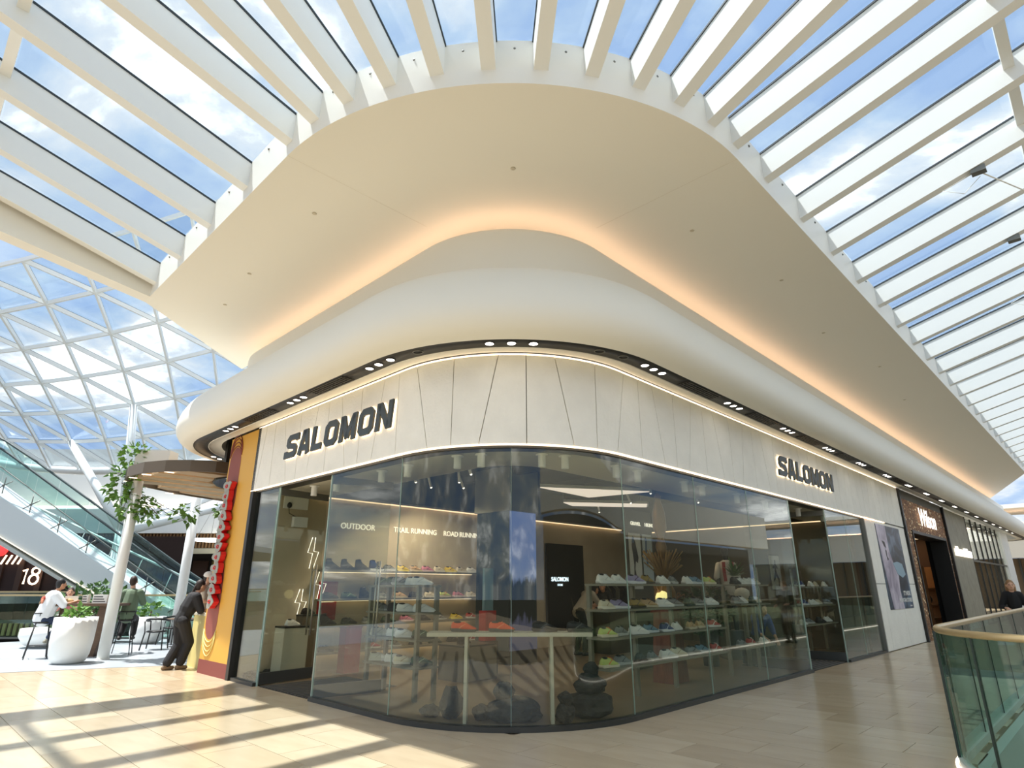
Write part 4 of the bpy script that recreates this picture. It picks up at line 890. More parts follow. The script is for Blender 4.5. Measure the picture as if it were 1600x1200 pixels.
# ---- red and yellow stall
ys = FRAME('wall_stall', 'yellow wall of the corner stall with maroon arch pattern', 'wall')
MB().box(-.03, .25, 7.22, 8.66, .25, 4.68).obj('yellow_panel', YELLOW, ys); MB().box(-.035, .26, 7.22, 8.67, 0, .25).obj('maroon_plinth', MAROON, ys)
MB().box(-.06, .1, 7.10, 7.22, 0, 4.7).obj('black_post', BLACK, ys)
MB().box(.1, 2.2, 7.28, 8.6, 0, 4.6).obj('inner_wall', MAROON, ys)
MB().prism([(.2, 8.6), (8, 8.6), (8, 10.9), (2.3, 10.9), (1.0, 10.3), (.3, 9.2)], 4.55, 4.66).obj('maroon_soffit', MAROON, ys)
MB().box(3.0, 3.2, 8.6, 10.9, 0, 4.6).obj('back_wall', mat('stall_back', rgb(70, 44, 34), .7), ys)
def arch(b0, b1, z0, z1, topround, m_, a=-.034, nm='arch'):
    w = (b1 - b0) / 2; c = (b0 + b1) / 2; pts = []
    for k in range(13):
        f = pi * k / 12; pts.append((c + w * cos(f), (z1 - w * 1.2 if True else z1) + w * 1.2 * sin(f)))
    for k in range(13):
        f = pi + pi * k / 12; pts.append((c + w * cos(f), z0 + w * 1.2 + w * 1.2 * sin(f)))
    n = len(pts); mb = MB(); mb.add([(a, b, z) for b, z in pts] + [(a + .01, b, z) for b, z in pts], [tuple(range(n))] + [(i, n + i, n + (i + 1) % n, (i + 1) % n) for i in range(n)]); mb.obj(nm, m_, ys)
MARL = mat('maroon_light', rgb(140, 74, 62), .6)
arch(8.02, 8.6, 3.0, 4.45, True, MARL); arch(8.02, 8.6, .62, 2.1, False, MARL)
for k in range(4):
    for (zc, sg_) in ((4.2, 1), (.85, -1)):
        r_ = .33 + k * .06
        MB().tube([(-.04, 8.31 + (.31) * cos(f), zc + sg_ * (r_ * .9 * sin(f) - .02 + k * .03)) for f in rangef(.25, pi - .25, 10)], .011, 5).obj('curved_line', MAROON if sg_ > 0 else YELLIGHT, ys)
for k in range(17):
    z = 2.1 + k * .062
    MB().tube([(-.04, 8.62 - .32 * s_, z + .16 * s_ ** 2) for s_ in rangef(0, 1, 5)], .011, 5).obj('curved_line', MAROON, ys)
# the upright stall sign: grey faced letters with red sides, seen edge on
t = TF('upright_sign', 'upright sign of red sided grey letters on the yellow stall wall', 'sign', -.06, 8.2, 1.55, 0)
LGR = mat('letter_grey', rgb(152, 150, 140), .5); LRD = mat('letter_red', rgb(206, 24, 28), .5)
rr = random.Random(12); z = 2.13
for k in range(12):
    h = rr.uniform(.16, .22); w = rr.uniform(.15, .22); pts = []
    for i in range(14):
        f = 2 * pi * i / 14; r_ = 1 + .22 * sin(3 * f + k) + .1 * cos(5 * f + 2 * k); pts.append((w * r_ * cos(f), z - h / 2 + h * .62 * r_ * sin(f)))
    n = len(pts)
    mb = MB(); mb.add([(-.10, y, zz_) for y, zz_ in pts] + [(-.0, y, zz_) for y, zz_ in pts], [(i, n + i, n + (i + 1) % n, (i + 1) % n) for i in range(n)] + [tuple(range(n, 2 * n))]); o = mb.obj('letter', LRD, t)
    mb = MB(); mb.add([(-.112, y * .96, zz_) for y, zz_ in pts] + [(-.10, y * .96, zz_) for y, zz_ in pts], [tuple(range(n))] + [(i, n + i, n + (i + 1) % n, (i + 1) % n) for i in range(n)]); mb.obj('letter_face', LGR, o)
    mb = MB(); mb.tube([(-.116, .05 * cos(f), z - h / 2 + .03 * sin(f)) for f in rangef(0, 2 * pi, 8)], .012, 5); mb.obj('letter_counter', LRD, o)
    z -= .205
t = TF('stall_counter', 'pale yellow serving counter of the corner stall', 'counter', .12, 8.7, 0)
MB().prism([(0, 0), (.1, 1.3), (.6, 1.9), (1.2, 2.0), (1.2, 1.5), (.7, 1.3), (.6, 0)], 0, 1.02).obj('front', YELLIGHT, t); MB().prism([(-.04, 0), (.07, 1.33), (.58, 1.95), (1.25, 2.05), (1.25, 1.45), (.72, 1.28), (.62, 0)], 1.02, 1.07).obj('counter_top', LT, t)
MB().box(.02, .6, -.02, 0.0, 0, .08).obj('kick', MAROON, t)
# ---- canopy ring over the stall terrace
t = TF('terrace_canopy', 'brown curved canopy with wooden slats over the stall terrace', 'canopy', 0, 0, 0)
CB = mat('canopy_brown', rgb(92, 80, 64), .5); CW = mat('canopy_wood', rgb(186, 158, 122), .55, noise=rgb(166, 136, 100), scale=3, stretch=(1, 3, 3))
rim = [(.45, 9.75), (.1, 9.78), (-.36, 10.05), (-.75, 10.5), (-1.03, 11.1), (-1.14, 11.9), (-1.05, 12.5), (-.82, 12.95), (-.31, 13.45), (.4, 13.95), (1.16, 14.4), (2.4, 14.85), (3.6, 14.9)]
cut = [(.62, 10.35), (.52, 10.8), (.62, 11.3), (.95, 11.9), (1.45, 12.35), (2.2, 12.7), (3.6, 12.9)]
def wall_strip(pts, z0, z1, th):
    mb = MB(); ring = []
    for i, p in enumerate(pts):
        a = Vector(pts[max(i - 1, 0)]); b = Vector(pts[min(i + 1, len(pts) - 1)]); d = (b - a).normalized(); n_ = Vector((-d.y, d.x)) * th / 2
        ring.append([(p[0] + n_.x, p[1] + n_.y, z0), (p[0] - n_.x, p[1] - n_.y, z0), (p[0] - n_.x, p[1] - n_.y, z1), (p[0] + n_.x, p[1] + n_.y, z1)])
    return mb.loft(ring, smooth=False)
wall_strip(rim, 4.12, 4.38, .05).obj('outer_rim', CB, t); wall_strip([rim[0]] + cut, 4.12, 4.38, .05).obj('inner_rim', BLACK, t)
for k in range(6):
    b_ = 10.6 + k * .74
    xs = [p for p in zip(rim[:-1], rim[1:]) if (p[0][1] - b_) * (p[1][1] - b_) <= 0]
    a_l = xs[0][0][0] if xs else -.8
    ys_ = [p for p in zip(cut[:-1], cut[1:]) if (p[0][1] - b_) * (p[1][1] - b_) <= 0]
    a_r = ys_[0][0][0] if ys_ else (3.4 if b_ > 12.9 else .45)
    MB().box(a_l + .3, a_r - .02, b_ - .27, b_ + .27, 4.16, 4.30).obj('slat', CW, t)
    MB().box(a_l + .1, a_r - .05, b_ + .29, b_ + .32, 4.17, 4.19).obj('strip_lamp', LEDW, t)
MB().box(.28, .40, 9.72, 9.86, 4.38, 5.05).obj('hanger_post', BLACK, t)
# planter box on the first pillar, trailing vine
for lb, x, y, h, r_ in (('nearer white round pillar of the stall canopy, beside the bar table', -9.45, 15.11, 4.12, .125), ('farther white round pillar of the stall canopy, near the armchairs', -10.12, 19.39, 4.3, .14)):
    q = TW('canopy_pillar', lb, 'pillar', x, y); MB().lathe([(r_, 0), (r_, h)], 18).obj('shaft', WHITE, q); MB().lathe([(r_ + .02, 0), (r_ + .02, .03)], 18).obj('foot_ring', WHITE, q)
t = TW('hanging_planter', 'pale grey planter box on the canopy with a trailing green vine', 'planter', -8.95, 15.0, 4.4)
MB().box(-.5, .35, -.2, .2, 0, .45).obj('box', mat('planter_grey', rgb(206, 204, 196), .6), t)
v = MB(); r9 = random.Random(21)
leaves(v, 120, (-.55, -.05, .3), (.38, .25, .4), .15, r9, .3); leaves(v, 150, (-.85, .05, -.35), (.42, .3, .5), .17, r9, .4); leaves(v, 60, (-.2, .2, -1.0), (.3, .25, .28), .17, r9, .4); leaves(v, 46, (.55, .6, -1.0), (.32, .3, .26), .17, r9, .4); leaves(v, 24, (1.3, 1.4, -.85), (.4, .3, .16), .15, r9, .3); leaves(v, 60, (-.55, .1, -.85), (.35, .3, .35), .18, r9, .4)
q = v.obj('vine_leaves', LEAFL, t, fix=False); q['kind'] = 'stuff'
for k in range(6): MB().tube([(-.4, 0, .3), (-.5 - .1 * k, .05 * k, -.3), (-.7 + .25 * k, .1 * k, -1.1)], .008, 4).obj('vine_stem', WOODB, t)
# ---- terrace furniture
potted('tall_planter', 'tall white rounded planter in front of the bar table', (-9.78, 14.42, 0), [(.24, 0), (.33, .05), (.38, .18), (.41, .45), (.42, .95), (.38, .95), (.37, .9)], WHITE, (.24, .2, .14), LEAFL, .13, 110, 31)
potted('bowl_planter', 'low white bowl planter near the terrace balustrade', (-12.95, 18.2, 0), [(.4, 0), (.62, .1), (.75, .3), (.74, .5), (.68, .5)], WHITE, (.5, .4, .3), LEAFD, .14, 120, 33)
potted('round_planter', 'white round planter behind the armchairs', (-10.9, 19.3, 0), [(.3, 0), (.42, .1), (.47, .3), (.45, .75), (.4, .75)], WHITE, (.3, .3, .22), LEAFL, .16, 80, 35)
potted('terrace_bush', 'leafy green bush behind the seated couple', (-12.9, 19.7, 0), [(.35, 0), (.45, .6)], WHITE, (1.25, .5, .62), LEAF, .16, 620, 37)
t = TW('bar_table', 'high dark wood bar table on a slanting slab leg', 'table', -10.5, 15.75, 0, .1)
MB().prism([(-.75, -.35), (.85, -.35), (.85, .35), (-.75, .35), (-.85, .0)], 1.15, 1.21).obj('table_top', WOODB, t)
MB().prism_y([(.18, 0), (.42, 0), (.68, 1.15), (.36, 1.15)], -.1, .1).obj('slab_leg', WOODB, t); MB().prism_y([(-.62, 0), (-.55, 0), (-.5, 1.15), (-.57, 1.15)], -.05, .05).obj('thin_leg', WOODB, t)
CARD = mat('white_card', rgb(232, 230, 222), .6)
for lb, x, y, s_ in (('white printed menu box on the bar table, larger one', .35, -.05, (.36, .1, .2)), ('white printed menu box on the bar table, smaller one', -.08, .05, (.14, .1, .19))):
    q = TW('menu_box', lb, 'box', -10.5 + x, 15.75 + y, 1.21); MB().box(-s_[0] / 2, s_[0] / 2, -s_[1] / 2, s_[1] / 2, 0, s_[2]).obj('box', CARD, q)
    for k in range(3): MB().box(-s_[0] * .42, s_[0] * (.4 - .1 * k), -s_[1] / 2 - .002, -s_[1] / 2, .03 + k * .055, .055 + k * .055).obj('print_block', mat('print_grey', rgb(84, 84, 84), .6), q)
q = TW('food_tray', 'open takeaway box of food on the bar table', 'food', -10.9, 15.62, 1.21); MB().box(-.16, .16, -.1, .1, 0, .03).obj('tray', CARD, q); MB().ball((0, 0, .06), (.13, .08, .05)).obj('food', mat('food', rgb(196, 160, 110), .8, bump=1, bscale=30), q); MB().box(-.16, .16, .1, .12, .02, .17).obj('lid', CARD, q)
def stool(label, x, y, rot):
    t = TW('bar_stool', label, 'stool', x, y, 0, rot, 'black wire bar stools')
    MB().lathe([(.17, .77), (.2, .785), (.2, .81), (.17, .82)], 16).obj('seat', BLACK, t)
    for sx_, sy_ in ((-1, -1), (1, -1), (1, 1), (-1, 1)): MB().tube([(sx_ * .22, sy_ * .22, 0), (sx_ * .13, sy_ * .13, .78)], .012, 6).obj('leg', BLACK, t)
    MB().tube([(.185 * s1, .185 * s2, .28) for s1, s2 in ((-1, -1), (1, -1), (1, 1), (-1, 1))], .01, 6, True).obj('footrest', BLACK, t)
    MB().tube([(.2 * cos(f), .2 * sin(f), 1.0) for f in rangef(pi * 1.1, pi * 1.9, 8)], .012, 6).obj('back_hoop', BLACK, t)
    for f in (1.15, 1.5, 1.85): MB().tube([(.18 * cos(pi * f), .18 * sin(pi * f), .79), (.2 * cos(pi * f), .2 * sin(pi * f), 1.0)], .008, 5).obj('back_rod', BLACK, t)
stool('black bar stool under the man in the white tee', -11.2, 15.35, -.9); stool('black bar stool under the man in the green shirt', -9.78, 16.3, .4); stool('black bar stool under the woman in pink', -11.55, 16.6, 2.3)
def armchair(label, x, y, rot):
    t = TW('armchair', label, 'chair', x, y, 0, rot, 'black bentwood armchairs')
    MB().lathe([(.2, .43), (.25, .44), (.25, .47), (.2, .48)], 14).obj('seat', BLACK, t)
    for sx_, sy_ in ((-1, -1), (1, -1), (1, 1), (-1, 1)): MB().tube([(sx_ * .27, sy_ * .25, 0), (sx_ * .22, sy_ * .2, .44), (sx_ * .25, sy_ * (.2 if sy_ > 0 else .24), .72)], .018, 6).obj('leg', BLACK, t)
    MB().tube([(.28 * cos(f), .27 * sin(f), .72 + .06 * max(0, -sin(f))) for f in rangef(pi * .85, pi * 2.15, 14)], .026, 8).obj('back_rail', BLACK, t)
armchair('black bentwood armchair left of the low table, back to the walkway', -9.6, 17.45, .2); armchair('black bentwood armchair right of the low table', -8.75, 17.9, 1.3); armchair('black bentwood armchair nearest the white round planter', -9.98, 18.95, 2.9)
t = TW('cafe_table', 'low round dark cafe table between the armchairs', 'table', -9.35, 18.25); MB().lathe([(.4, .72), (.42, .735), (.4, .75)], 20).obj('table_top', WOODB, t); MB().lathe([(.26, 0), (.26, .02), (.035, .04), (.035, .72)], 12).obj('pedestal', BLACK, t)
# ================================================================== RIGHT: PORTAL, FAR SHOPS, BALUSTRADE
# ---- poster
t = TF('poster', 'tall poster of a climber beside dark city towers on the white wall', 'poster', 14.63, -.05, 1.0)
MB().box(0, 2.56, -.012, 0, 0, 2.3).obj('sheet', picture_mat('poster_dark', rgb(28, 34, 44), rgb(52, 66, 84), rgb(96, 116, 138), 3.5), t)
LIL = picture_mat('poster_rock', rgb(150, 140, 158), rgb(184, 174, 190), rgb(206, 198, 210), 4)
flat_shape(t, [(0, 2.3), (.98, 2.3), (.95, 1.6), (1.2, 1.2), (1.5, .9), (1.35, .5), (1.5, .0), (.35, 0), (.25, .5), (.12, 1.2)], -.012, LIL, 'rock_print')
flat_shape(t, [(1.1, 1.25), (1.6, 1.3), (2.1, 1.25), (2.3, .95), (1.9, .85), (1.4, .95)], -.017, mat('print_jacket', rgb(150, 176, 190), .5), 'climber_print')
flat_shape(t, [(.35, 1.85), (.62, 1.82), (.68, 1.65), (.5, 1.7)], -.017, INK, 'crack_print')
flat_shape(t, [(.55, 1.6), (.66, 1.58), (.62, 1.42), (.74, 1.35), (.62, 1.3), (.56, 1.45)], -.017, INK, 'climber_far_print')
PW = mat('print_white', rgb(232, 232, 228), .5)
text('print_line', "IT'S MORE", .17, PW, t, .001, 'RIGHT', loc=(2.4, -.02, .36), bold=.004); text('print_line', 'MOUNTAIN STORIES', .15, PW, t, .001, 'RIGHT', loc=(2.45, -.02, .18), bold=.004); text('print_line', 'salomon', .08, PW, t, .001, 'RIGHT', loc=(2.4, -.02, .05))
# ---- mosaic portal
wp = FRAME('wall_portal', 'brown glazed mosaic portal with a dark doorway', 'portal')
mm = bpy.data.materials.new('mosaic'); mm.use_nodes = True; q = mm.node_tree; p_ = q.nodes['Principled BSDF']; p_.inputs['Roughness'].default_value = .7
co = q.nodes.new('ShaderNodeTexCoord'); mp = q.nodes.new('ShaderNodeMapping'); q.links.new(co.outputs['Object'], mp.inputs[0]); mp.inputs['Rotation'].default_value = (pi / 2, 0, 0)
br = q.nodes.new('ShaderNodeTexBrick'); q.links.new(mp.outputs[0], br.inputs['Vector']); br.inputs['Scale'].default_value = 5.0; br.inputs['Color1'].default_value = rgb(178, 128, 82); br.inputs['Color2'].default_value = rgb(112, 74, 48); br.inputs['Mortar'].default_value = rgb(50, 38, 28); br.inputs['Mortar Size'].default_value = .02; br.offset = .5
wv = q.nodes.new('ShaderNodeTexWhiteNoise'); sn = q.nodes.new('ShaderNodeVectorMath'); sn.operation = 'SNAP'; sn.inputs[1].default_value = (.1, 1, .05); q.links.new(co.outputs['Object'], sn.inputs[0]); q.links.new(sn.outputs[0], wv.inputs['Vector'])
cr = q.nodes.new('ShaderNodeValToRGB'); cr.color_ramp.elements[0].position = .9; cr.color_ramp.elements[1].position = .93; q.links.new(wv.outputs['Value'], cr.inputs['Fac'])
mi = q.nodes.new('ShaderNodeMix'); mi.data_type = 'RGBA'; q.links.new(cr.outputs['Color'], mi.inputs[0]); q.links.new(br.outputs['Color'], mi.inputs[6]); mi.inputs[7].default_value = rgb(236, 214, 168); q.links.new(mi.outputs[2], p_.inputs['Base Color'])
MB().box(18.1, 19.1, -.03, .3, 0, 4.4).obj('mosaic_jamb', mm, wp); MB().box(24.45, 24.8, -.03, .3, 0, 4.4).obj('mosaic_jamb', mm, wp); MB().box(19.1, 24.45, -.03, .3, 3.36, 4.4).obj('mosaic_lintel', mm, wp)
MB().box(17.95, 24.9, -.03, .3, 4.4, 4.7).obj('dark_header', mat('portal_header', rgb(84, 82, 74), .6), wp)
for x in (17.95, 24.8): MB().box(x, x + .15, -.12, .3, 0, 4.66).obj('black_frame', BLACK, wp)
for x0, x1, z0, z1 in ((19.05, 19.16, 0, 3.36), (24.4, 24.5, 0, 3.36), (19.05, 24.5, 3.3, 3.4)): MB().box(x0, x1, -.06, .5, z0, z1).obj('door_frame', BLACK, wp)
t = TF('portal_sign', 'glowing white Wilson script lettering above the mosaic doorway', 'sign', 21.5, -.05, 3.62)
NW = emis('sign_lit', (1, .93, .82, 1), 1.3); text('letters', 'Wilson', .9, NW, t, .008, shear=.25, bold=.004, loc=(0, -.06, 0))
rm_ = FRAME('wall_portal_room', 'dark wooden interior behind the mosaic doorway', 'interior')
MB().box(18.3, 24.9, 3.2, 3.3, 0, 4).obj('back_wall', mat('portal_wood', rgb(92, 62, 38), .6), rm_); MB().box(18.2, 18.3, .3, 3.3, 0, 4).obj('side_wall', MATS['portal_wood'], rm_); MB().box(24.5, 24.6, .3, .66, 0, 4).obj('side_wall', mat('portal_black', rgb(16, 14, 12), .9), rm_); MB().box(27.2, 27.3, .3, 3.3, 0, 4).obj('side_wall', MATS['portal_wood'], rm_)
MB().box(18.3, 27.3, .3, 3.3, 3.6, 3.7).obj('lid', BLACK, rm_); MB().box(18.3, 27.3, .0, 3.3, -.01, .003).obj('floor', mat('portal_floor', rgb(60, 52, 44), .5), rm_)

t = TF('oak_bench', 'lit wooden shelf unit just inside the mosaic doorway', 'shelf', 25.0, 1.0); 
for z in (.4, .9, 1.55): MB().box(0, 1.9, 0, .7, z - .06, z).obj('shelf', mat('oak', rgb(168, 116, 66), .5), t)
for x in (.0, 1.84): MB().box(x, x + .06, 0, .7, 0, 2.4).obj('upright', MATS['oak'], t)
MB().box(.3, 1.3, .3, .36, 1.6, 2.3).obj('framed_photo', CHAR, t)
t = TF('gear_bag', 'black and white sports bag on the wooden shelf unit', 'bag', 25.6, 1.25, .9); MB().ball((0, 0, .2), (.3, .2, .2)).obj('body', BLACK, t); MB().tube([(-.18, 0, .3), (0, 0, .52), (.18, 0, .3)], .02, 6).obj('handle', WHITE, t)
# ---- grey wall, lit sign, curtain wall of the last shop
gw = FRAME('wall_far', 'grey stone wall beyond the mosaic portal', 'wall')
GWM = mat('grey_stone', rgb(150, 146, 128), .6, noise=rgb(136, 132, 114), scale=3)
for k, (x0, x1) in enumerate(((24.95, 27.4), (27.42, 29.9))): MB().box(x0, x1, -.03, .3, .3, 4.66).obj('panel', GWM, gw)
MB().box(24.95, 29.9, -.04, .3, 0, .3).obj('plinth', mat('plinth_grey', rgb(180, 182, 176), .5), gw)
t = TF('lit_sign', 'small white glowing sign on the grey stone wall', 'sign', 27.55, -.05, 2.78)
MB().box(-1.8, 1.8, -.06, 0, .02, .3).obj('light_box', NW, t); MB().box(-1.5, -1.2, -.06, 0, .3, .4).obj('crest', NW, t); MB().box(.2, .9, -.06, 0, .3, .38).obj('crest', NW, t)
cw = FRAME('window_4', 'tall mullioned glass front of the last shop in the row', 'shop window')
for k in range(7):
    x = 29.95 + k * 1.55
    MB().box(x + .03, x + 1.52, -.02, 0, .1, 2.68).obj('pane', SHOPG, cw); MB().box(x + .03, x + 1.52, -.02, 0, 2.76, 4.6).obj('pane', SHOPG, cw)
    MB().box(x - .02, x + .02, -.05, .03, 0, 4.66).obj('mullion', CHAR, cw)
MB().box(29.9, 40.9, -.05, .03, 2.68, 2.76).obj('transom', GREYM, cw); MB().box(29.9, 40.9, -.05, .03, 0, .1).obj('sill', GREYM, cw)
MB().box(40.8, 43.5, -.1, .3, 0, 4.66).obj('end_pier', WHITE, cw)
MB().box(29.9, 49, 3.0, 3.1, 0, 4.6).obj('back_wall', picture_mat('far_shop', rgb(40, 42, 44), rgb(84, 86, 88), rgb(190, 190, 190), 5), cw)  # pale patches in the wall colour stand for the bright reflection on the glass
MB().box(29.9, 49, 0, 3.1, -.01, .003).obj('shop_floor', MATS['portal_floor'], cw)
MB().box(30.5, 48, .8, 2.4, 4.55, 4.6).obj('added_fill_panel', emis('far_shop_fill', (1, .97, .92, 1), 2.5), cw)  # glowing panel added to brighten the dark shop behind the glass
MB().box(24.8, 26.8, .8, 2.6, 3.56, 3.6).obj('added_fill_panel', emis('portal_fill', (1, .75, .45, 1), 1.2), rm_)  # glowing panel added inside the portal room to light the wood and shelves
# far end of the walkway
fe = FRAME('wall_end', 'cream bulkhead and brown shop front closing the far end of the walkway', 'wall')
MB().box(-10, 62, -40, -3.3, -5.2, -5).obj('lower_floor', MATS['low_floor'], fe)
MB().prism([(30, VB), (50, VB), (64, -6), (64, 6), (30, 6)], -.45, -.002).obj('far_floor', TILES[1], fe)
MB().box(56, 57, -22, 8, 3.7, 6.0).obj('cream_band', BULK, fe); MB().box(57.5, 58, -22, 8, 0, 3.7).obj('brown_front', mat('far_brown', rgb(92, 76, 54), .6), fe)
for k in range(16): MB().box(57.3, 57.5, -20 + k * 1.6, -19.86 + k * 1.6, 0, 3.7).obj('mullion', CHAR, fe)
MB().box(54, 60, -22, 8, 7.2, 7.5).obj('far_soffit', CEIL, fe); MB().box(56.4, 56.7, -22, 8, 6.05, 6.12).obj('cove_lamp', COVE, fe)
# ---- balustrade round the void
bl = TF('void_balustrade', 'curved glass balustrade with a pale gold rail round the void', 'balustrade', 0, 0)
E_ = void_edge(.1, 16); E_[0] = (26.0, E_[0][1])
rail = [(E_[0][0], E_[0][1])] + E_[1:]
MB().tube([(a, b, 1.2) for a, b in rail], .032, 10).obj('handrail', GOLD, bl)
segs = []; a = 26.0
while a > VA + VR + .9: segs.append([(a, VB + .1), (a - 1.45, VB + .1)]); a -= 1.46
segs.append([(a, VB + .1), (VA + VR + .01, VB + .1)])
arc = E_[1:-1]; segs.append(arc[:9]); segs.append(arc[8:]); b = arc[-1][1]
while b > -14: segs.append([(VA - .1, b), (VA - .1, b - 1.45)]); b -= 1.46
for s_ in segs:
    wall_strip(s_, .06, 1.18, .016).obj('glass_panel', RAILG, bl)
    e = s_[-1]; MB().box(e[0] - .012, e[0] + .012, e[1] - .012, e[1] + .012, .06, 1.18).obj('panel_joint', mat('joint_dark', rgb(24, 44, 36), .3), bl)
wall_strip(rail, 0, .07, .07).obj('base_channel', mat('base_pale', rgb(206, 204, 194), .5), bl)
wall_strip([(p[0] - (0.06 if i > 12 else 0), p[1] + (.06 if i < 12 else .0)) for i, p in enumerate(rail)], 0, .02, .025).obj('base_strip_lamp', emis('base_lamp', (1, .95, .85, 1), 1.5), bl)
vf = FRAME('trim_3', 'pale curved slab edge of the void', 'slab edge')
wall_strip(void_edge(-.05, 16), -.9, -.0, .1).obj('edge', mat('slab_edge_m', rgb(196, 200, 190), .5), vf)
# opposite side of the void and walkway (seen in the shop glass)
op = FRAME('wall_opposite', 'white bulkhead and dark shops on the other side of the void', 'wall')
MB().box(-6, 48, -17.2, -16.4, 4.6, 7.2).obj('bulkhead', BULK, op); MB().box(-6, 48, -18.6, -18.2, 0, 4.6).obj('dark_fronts', mat('op_front', rgb(104, 104, 98), .6), op); MB().box(-6, 48, -18.2, -12.5, -.4, 0).obj('far_walk', TILES[0], op)
# ================================================================== PEOPLE
def ik(p, t, l1, l2, hint):
    p, t = Vector(p), Vector(t); d = t - p; L = min(d.length, (l1 + l2) * .995); dn = d.normalized(); x = (l1 * l1 - l2 * l2 + L * L) / (2 * L); h = sqrt(max(l1 * l1 - x * x, 0))
    n = Vector(hint) - dn * Vector(hint).dot(dn); n.normalize(); return p + dn * x + n * h, p + dn * L
SKINS = {'light': (214, 166, 136), 'mid': (186, 136, 104)}
def person(label, loc, rot, pelvis, chest, head, hands, feet, top, legs, shoes, hair, skin='light', s=1.0, sleeve=.6, cap=None, ponytail=False, longhair=False, knee_hint=(0, 1, .2), elbow_hint=(0, -1, -.6), toe=(0, 1, 0), print_=None, look=(0, 1, 0), female=False, bulk=1.0, legbulk=1.0):
    """x is the person's right, y ahead, z up; pelvis, chest, head give joint positions, hands and feet their targets"""
    t = TW('person', label, 'person', loc[0], loc[1], loc[2], rot); t.scale = (s, s, s)
    pe, ch, hd = Vector(pelvis), Vector(chest), Vector(head); up = (ch - pe).normalized(); sh = .185 if not female else .165
    nk = ch + up * .09; body = MB(); shirt = MB(); trs = MB(); sho = MB()
    body.capsule(nk - up * .03, hd - Vector((0, 0, .05)), .058, .052)
    body.ball(hd, (.078, .094, .118), 14, 10); body.ball(hd + Vector((0, .03, -.06)), (.058, .062, .06), 10, 8)
    lk = Vector(look).normalized(); rt = lk.cross(Vector((0, 0, 1))).normalized()
    body.capsule(hd + lk * .088 + Vector((0, 0, .01)), hd + lk * .104 + Vector((0, 0, -.03)), .011, .016, 6)
    for q in (-1, 1): body.ball(hd + rt * q * .08 + Vector((0, 0, -.01)), (.018, .022, .032), 8, 6)
    body.capsule(pe, ch, .10, .115); wv = []
    for q, hnd in zip((-1, 1), hands):
        S_ = ch + Vector((q * sh, 0, .03)); eb, wr = ik(S_, hnd, .29, .26, (q * .5, elbow_hint[1], elbow_hint[2]))
        body.capsule(S_, eb, .05, .042); body.capsule(eb, wr, .042, .028)
        d = (wr - eb).normalized(); pm = wr + d * .06; sd_ = d.cross(Vector((0, 0, 1))); sd_ = sd_.normalized() if sd_.length > .1 else Vector((1, 0, 0)); dn = sd_.cross(d)
        body.capsule(wr, pm, .028, .036)
        for k in range(4):
            b0 = pm + sd_ * (k - 1.5) * .02; ln = (.07, .082, .078, .06)[k]; m1 = b0 + d * ln * .55 + dn * .004; body.capsule(b0, m1, .0095, .009, 6); body.capsule(m1, m1 + d * ln * .4 - dn * .02 * (1 if dn.z > 0 else -1), .009, .0075, 6)
        tb = wr + d * .03 - sd_ * q * .03; body.capsule(tb, tb + (d - sd_ * q * .9).normalized() * .05, .011, .009, 6)
        shirt.capsule(S_ - Vector((q * .03, 0, 0)), S_.lerp(eb, min(1, sleeve * 1.2)), .082 * bulk, .066 * bulk)
        if sleeve > 1: shirt.capsule(eb, eb.lerp(wr, sleeve - 1), .056, .046)
    for q, ft in zip((-1, 1), feet):
        Hp = pe + Vector((q * .095, 0, -.04)); an = Vector(ft) + Vector((0, 0, .09)); kn, an = ik(Hp, an, .43, .42, knee_hint)
        body.capsule(Hp, kn, .085, .055); body.capsule(kn, an, .055, .036)
        trs.capsule(Hp, kn, .105 * min(legbulk, 1.15), .076 * legbulk); trs.capsule(kn, an + (kn - an).normalized() * .06, .074 * legbulk, .062 * legbulk * 1.1)
        td = Vector(toe).normalized()
        sho.capsule(an - td * .04 - Vector((0, 0, .05)), an + td * .13 - Vector((0, 0, .055)), .042, .036); sho.capsule(an - td * .03 - Vector((0, 0, .05)), an, .042, .042)
    shirt.capsule(pe - up * .01, pe.lerp(ch, .5), (.150 if not female else .135) * bulk, (.145 if not female else .125) * bulk); shirt.capsule(pe.lerp(ch, .5), ch - up * .02, .148 * bulk, .135 * bulk); shirt.capsule(ch + Vector((-sh + .04, 0, .03)), ch + Vector((sh - .04, 0, .03)), .09, .09)
    trs.capsule(pe - up * .02 + Vector((-.06, 0, 0)), pe - up * .02 + Vector((.06, 0, 0)), .13, .13)
    def fin(mb, nm, m_, vox):
        o = mb.obj(nm, m_, t, fix=False); r = o.modifiers.new('r', 'REMESH'); r.mode = 'VOXEL'; r.voxel_size = vox; r.use_smooth_shade = True; return o
    fin(body, 'body', mat('skin_' + skin, rgb(*SKINS[skin]), .5), .0075)
    def cm(c, r=.8): return mat('cloth_%d_%d_%d' % c, rgb(*c), r)
    sh_ = fin(shirt, 'shirt', cm(top), .013); sm_ = sh_.modifiers.new('s', 'SMOOTH'); sm_.iterations = 2
    tr_ = fin(trs, 'trousers', cm(legs), .013); fin(sho, 'shoes', cm(shoes, .6), .012)
    hm = cm(hair, .6); h = MB(); bk = -lk
    h.ball(hd + bk * .018 + Vector((0, 0, .03)), (.087, .1, .108), 14, 10); h.ball(hd + bk * .045 + Vector((0, 0, -.02)), (.075, .065, .085), 12, 8)
    if ponytail: h.capsule(hd + bk * .1 + Vector((0, 0, .0)), hd + bk * .17 + Vector((0, 0, -.16)), .034, .02)
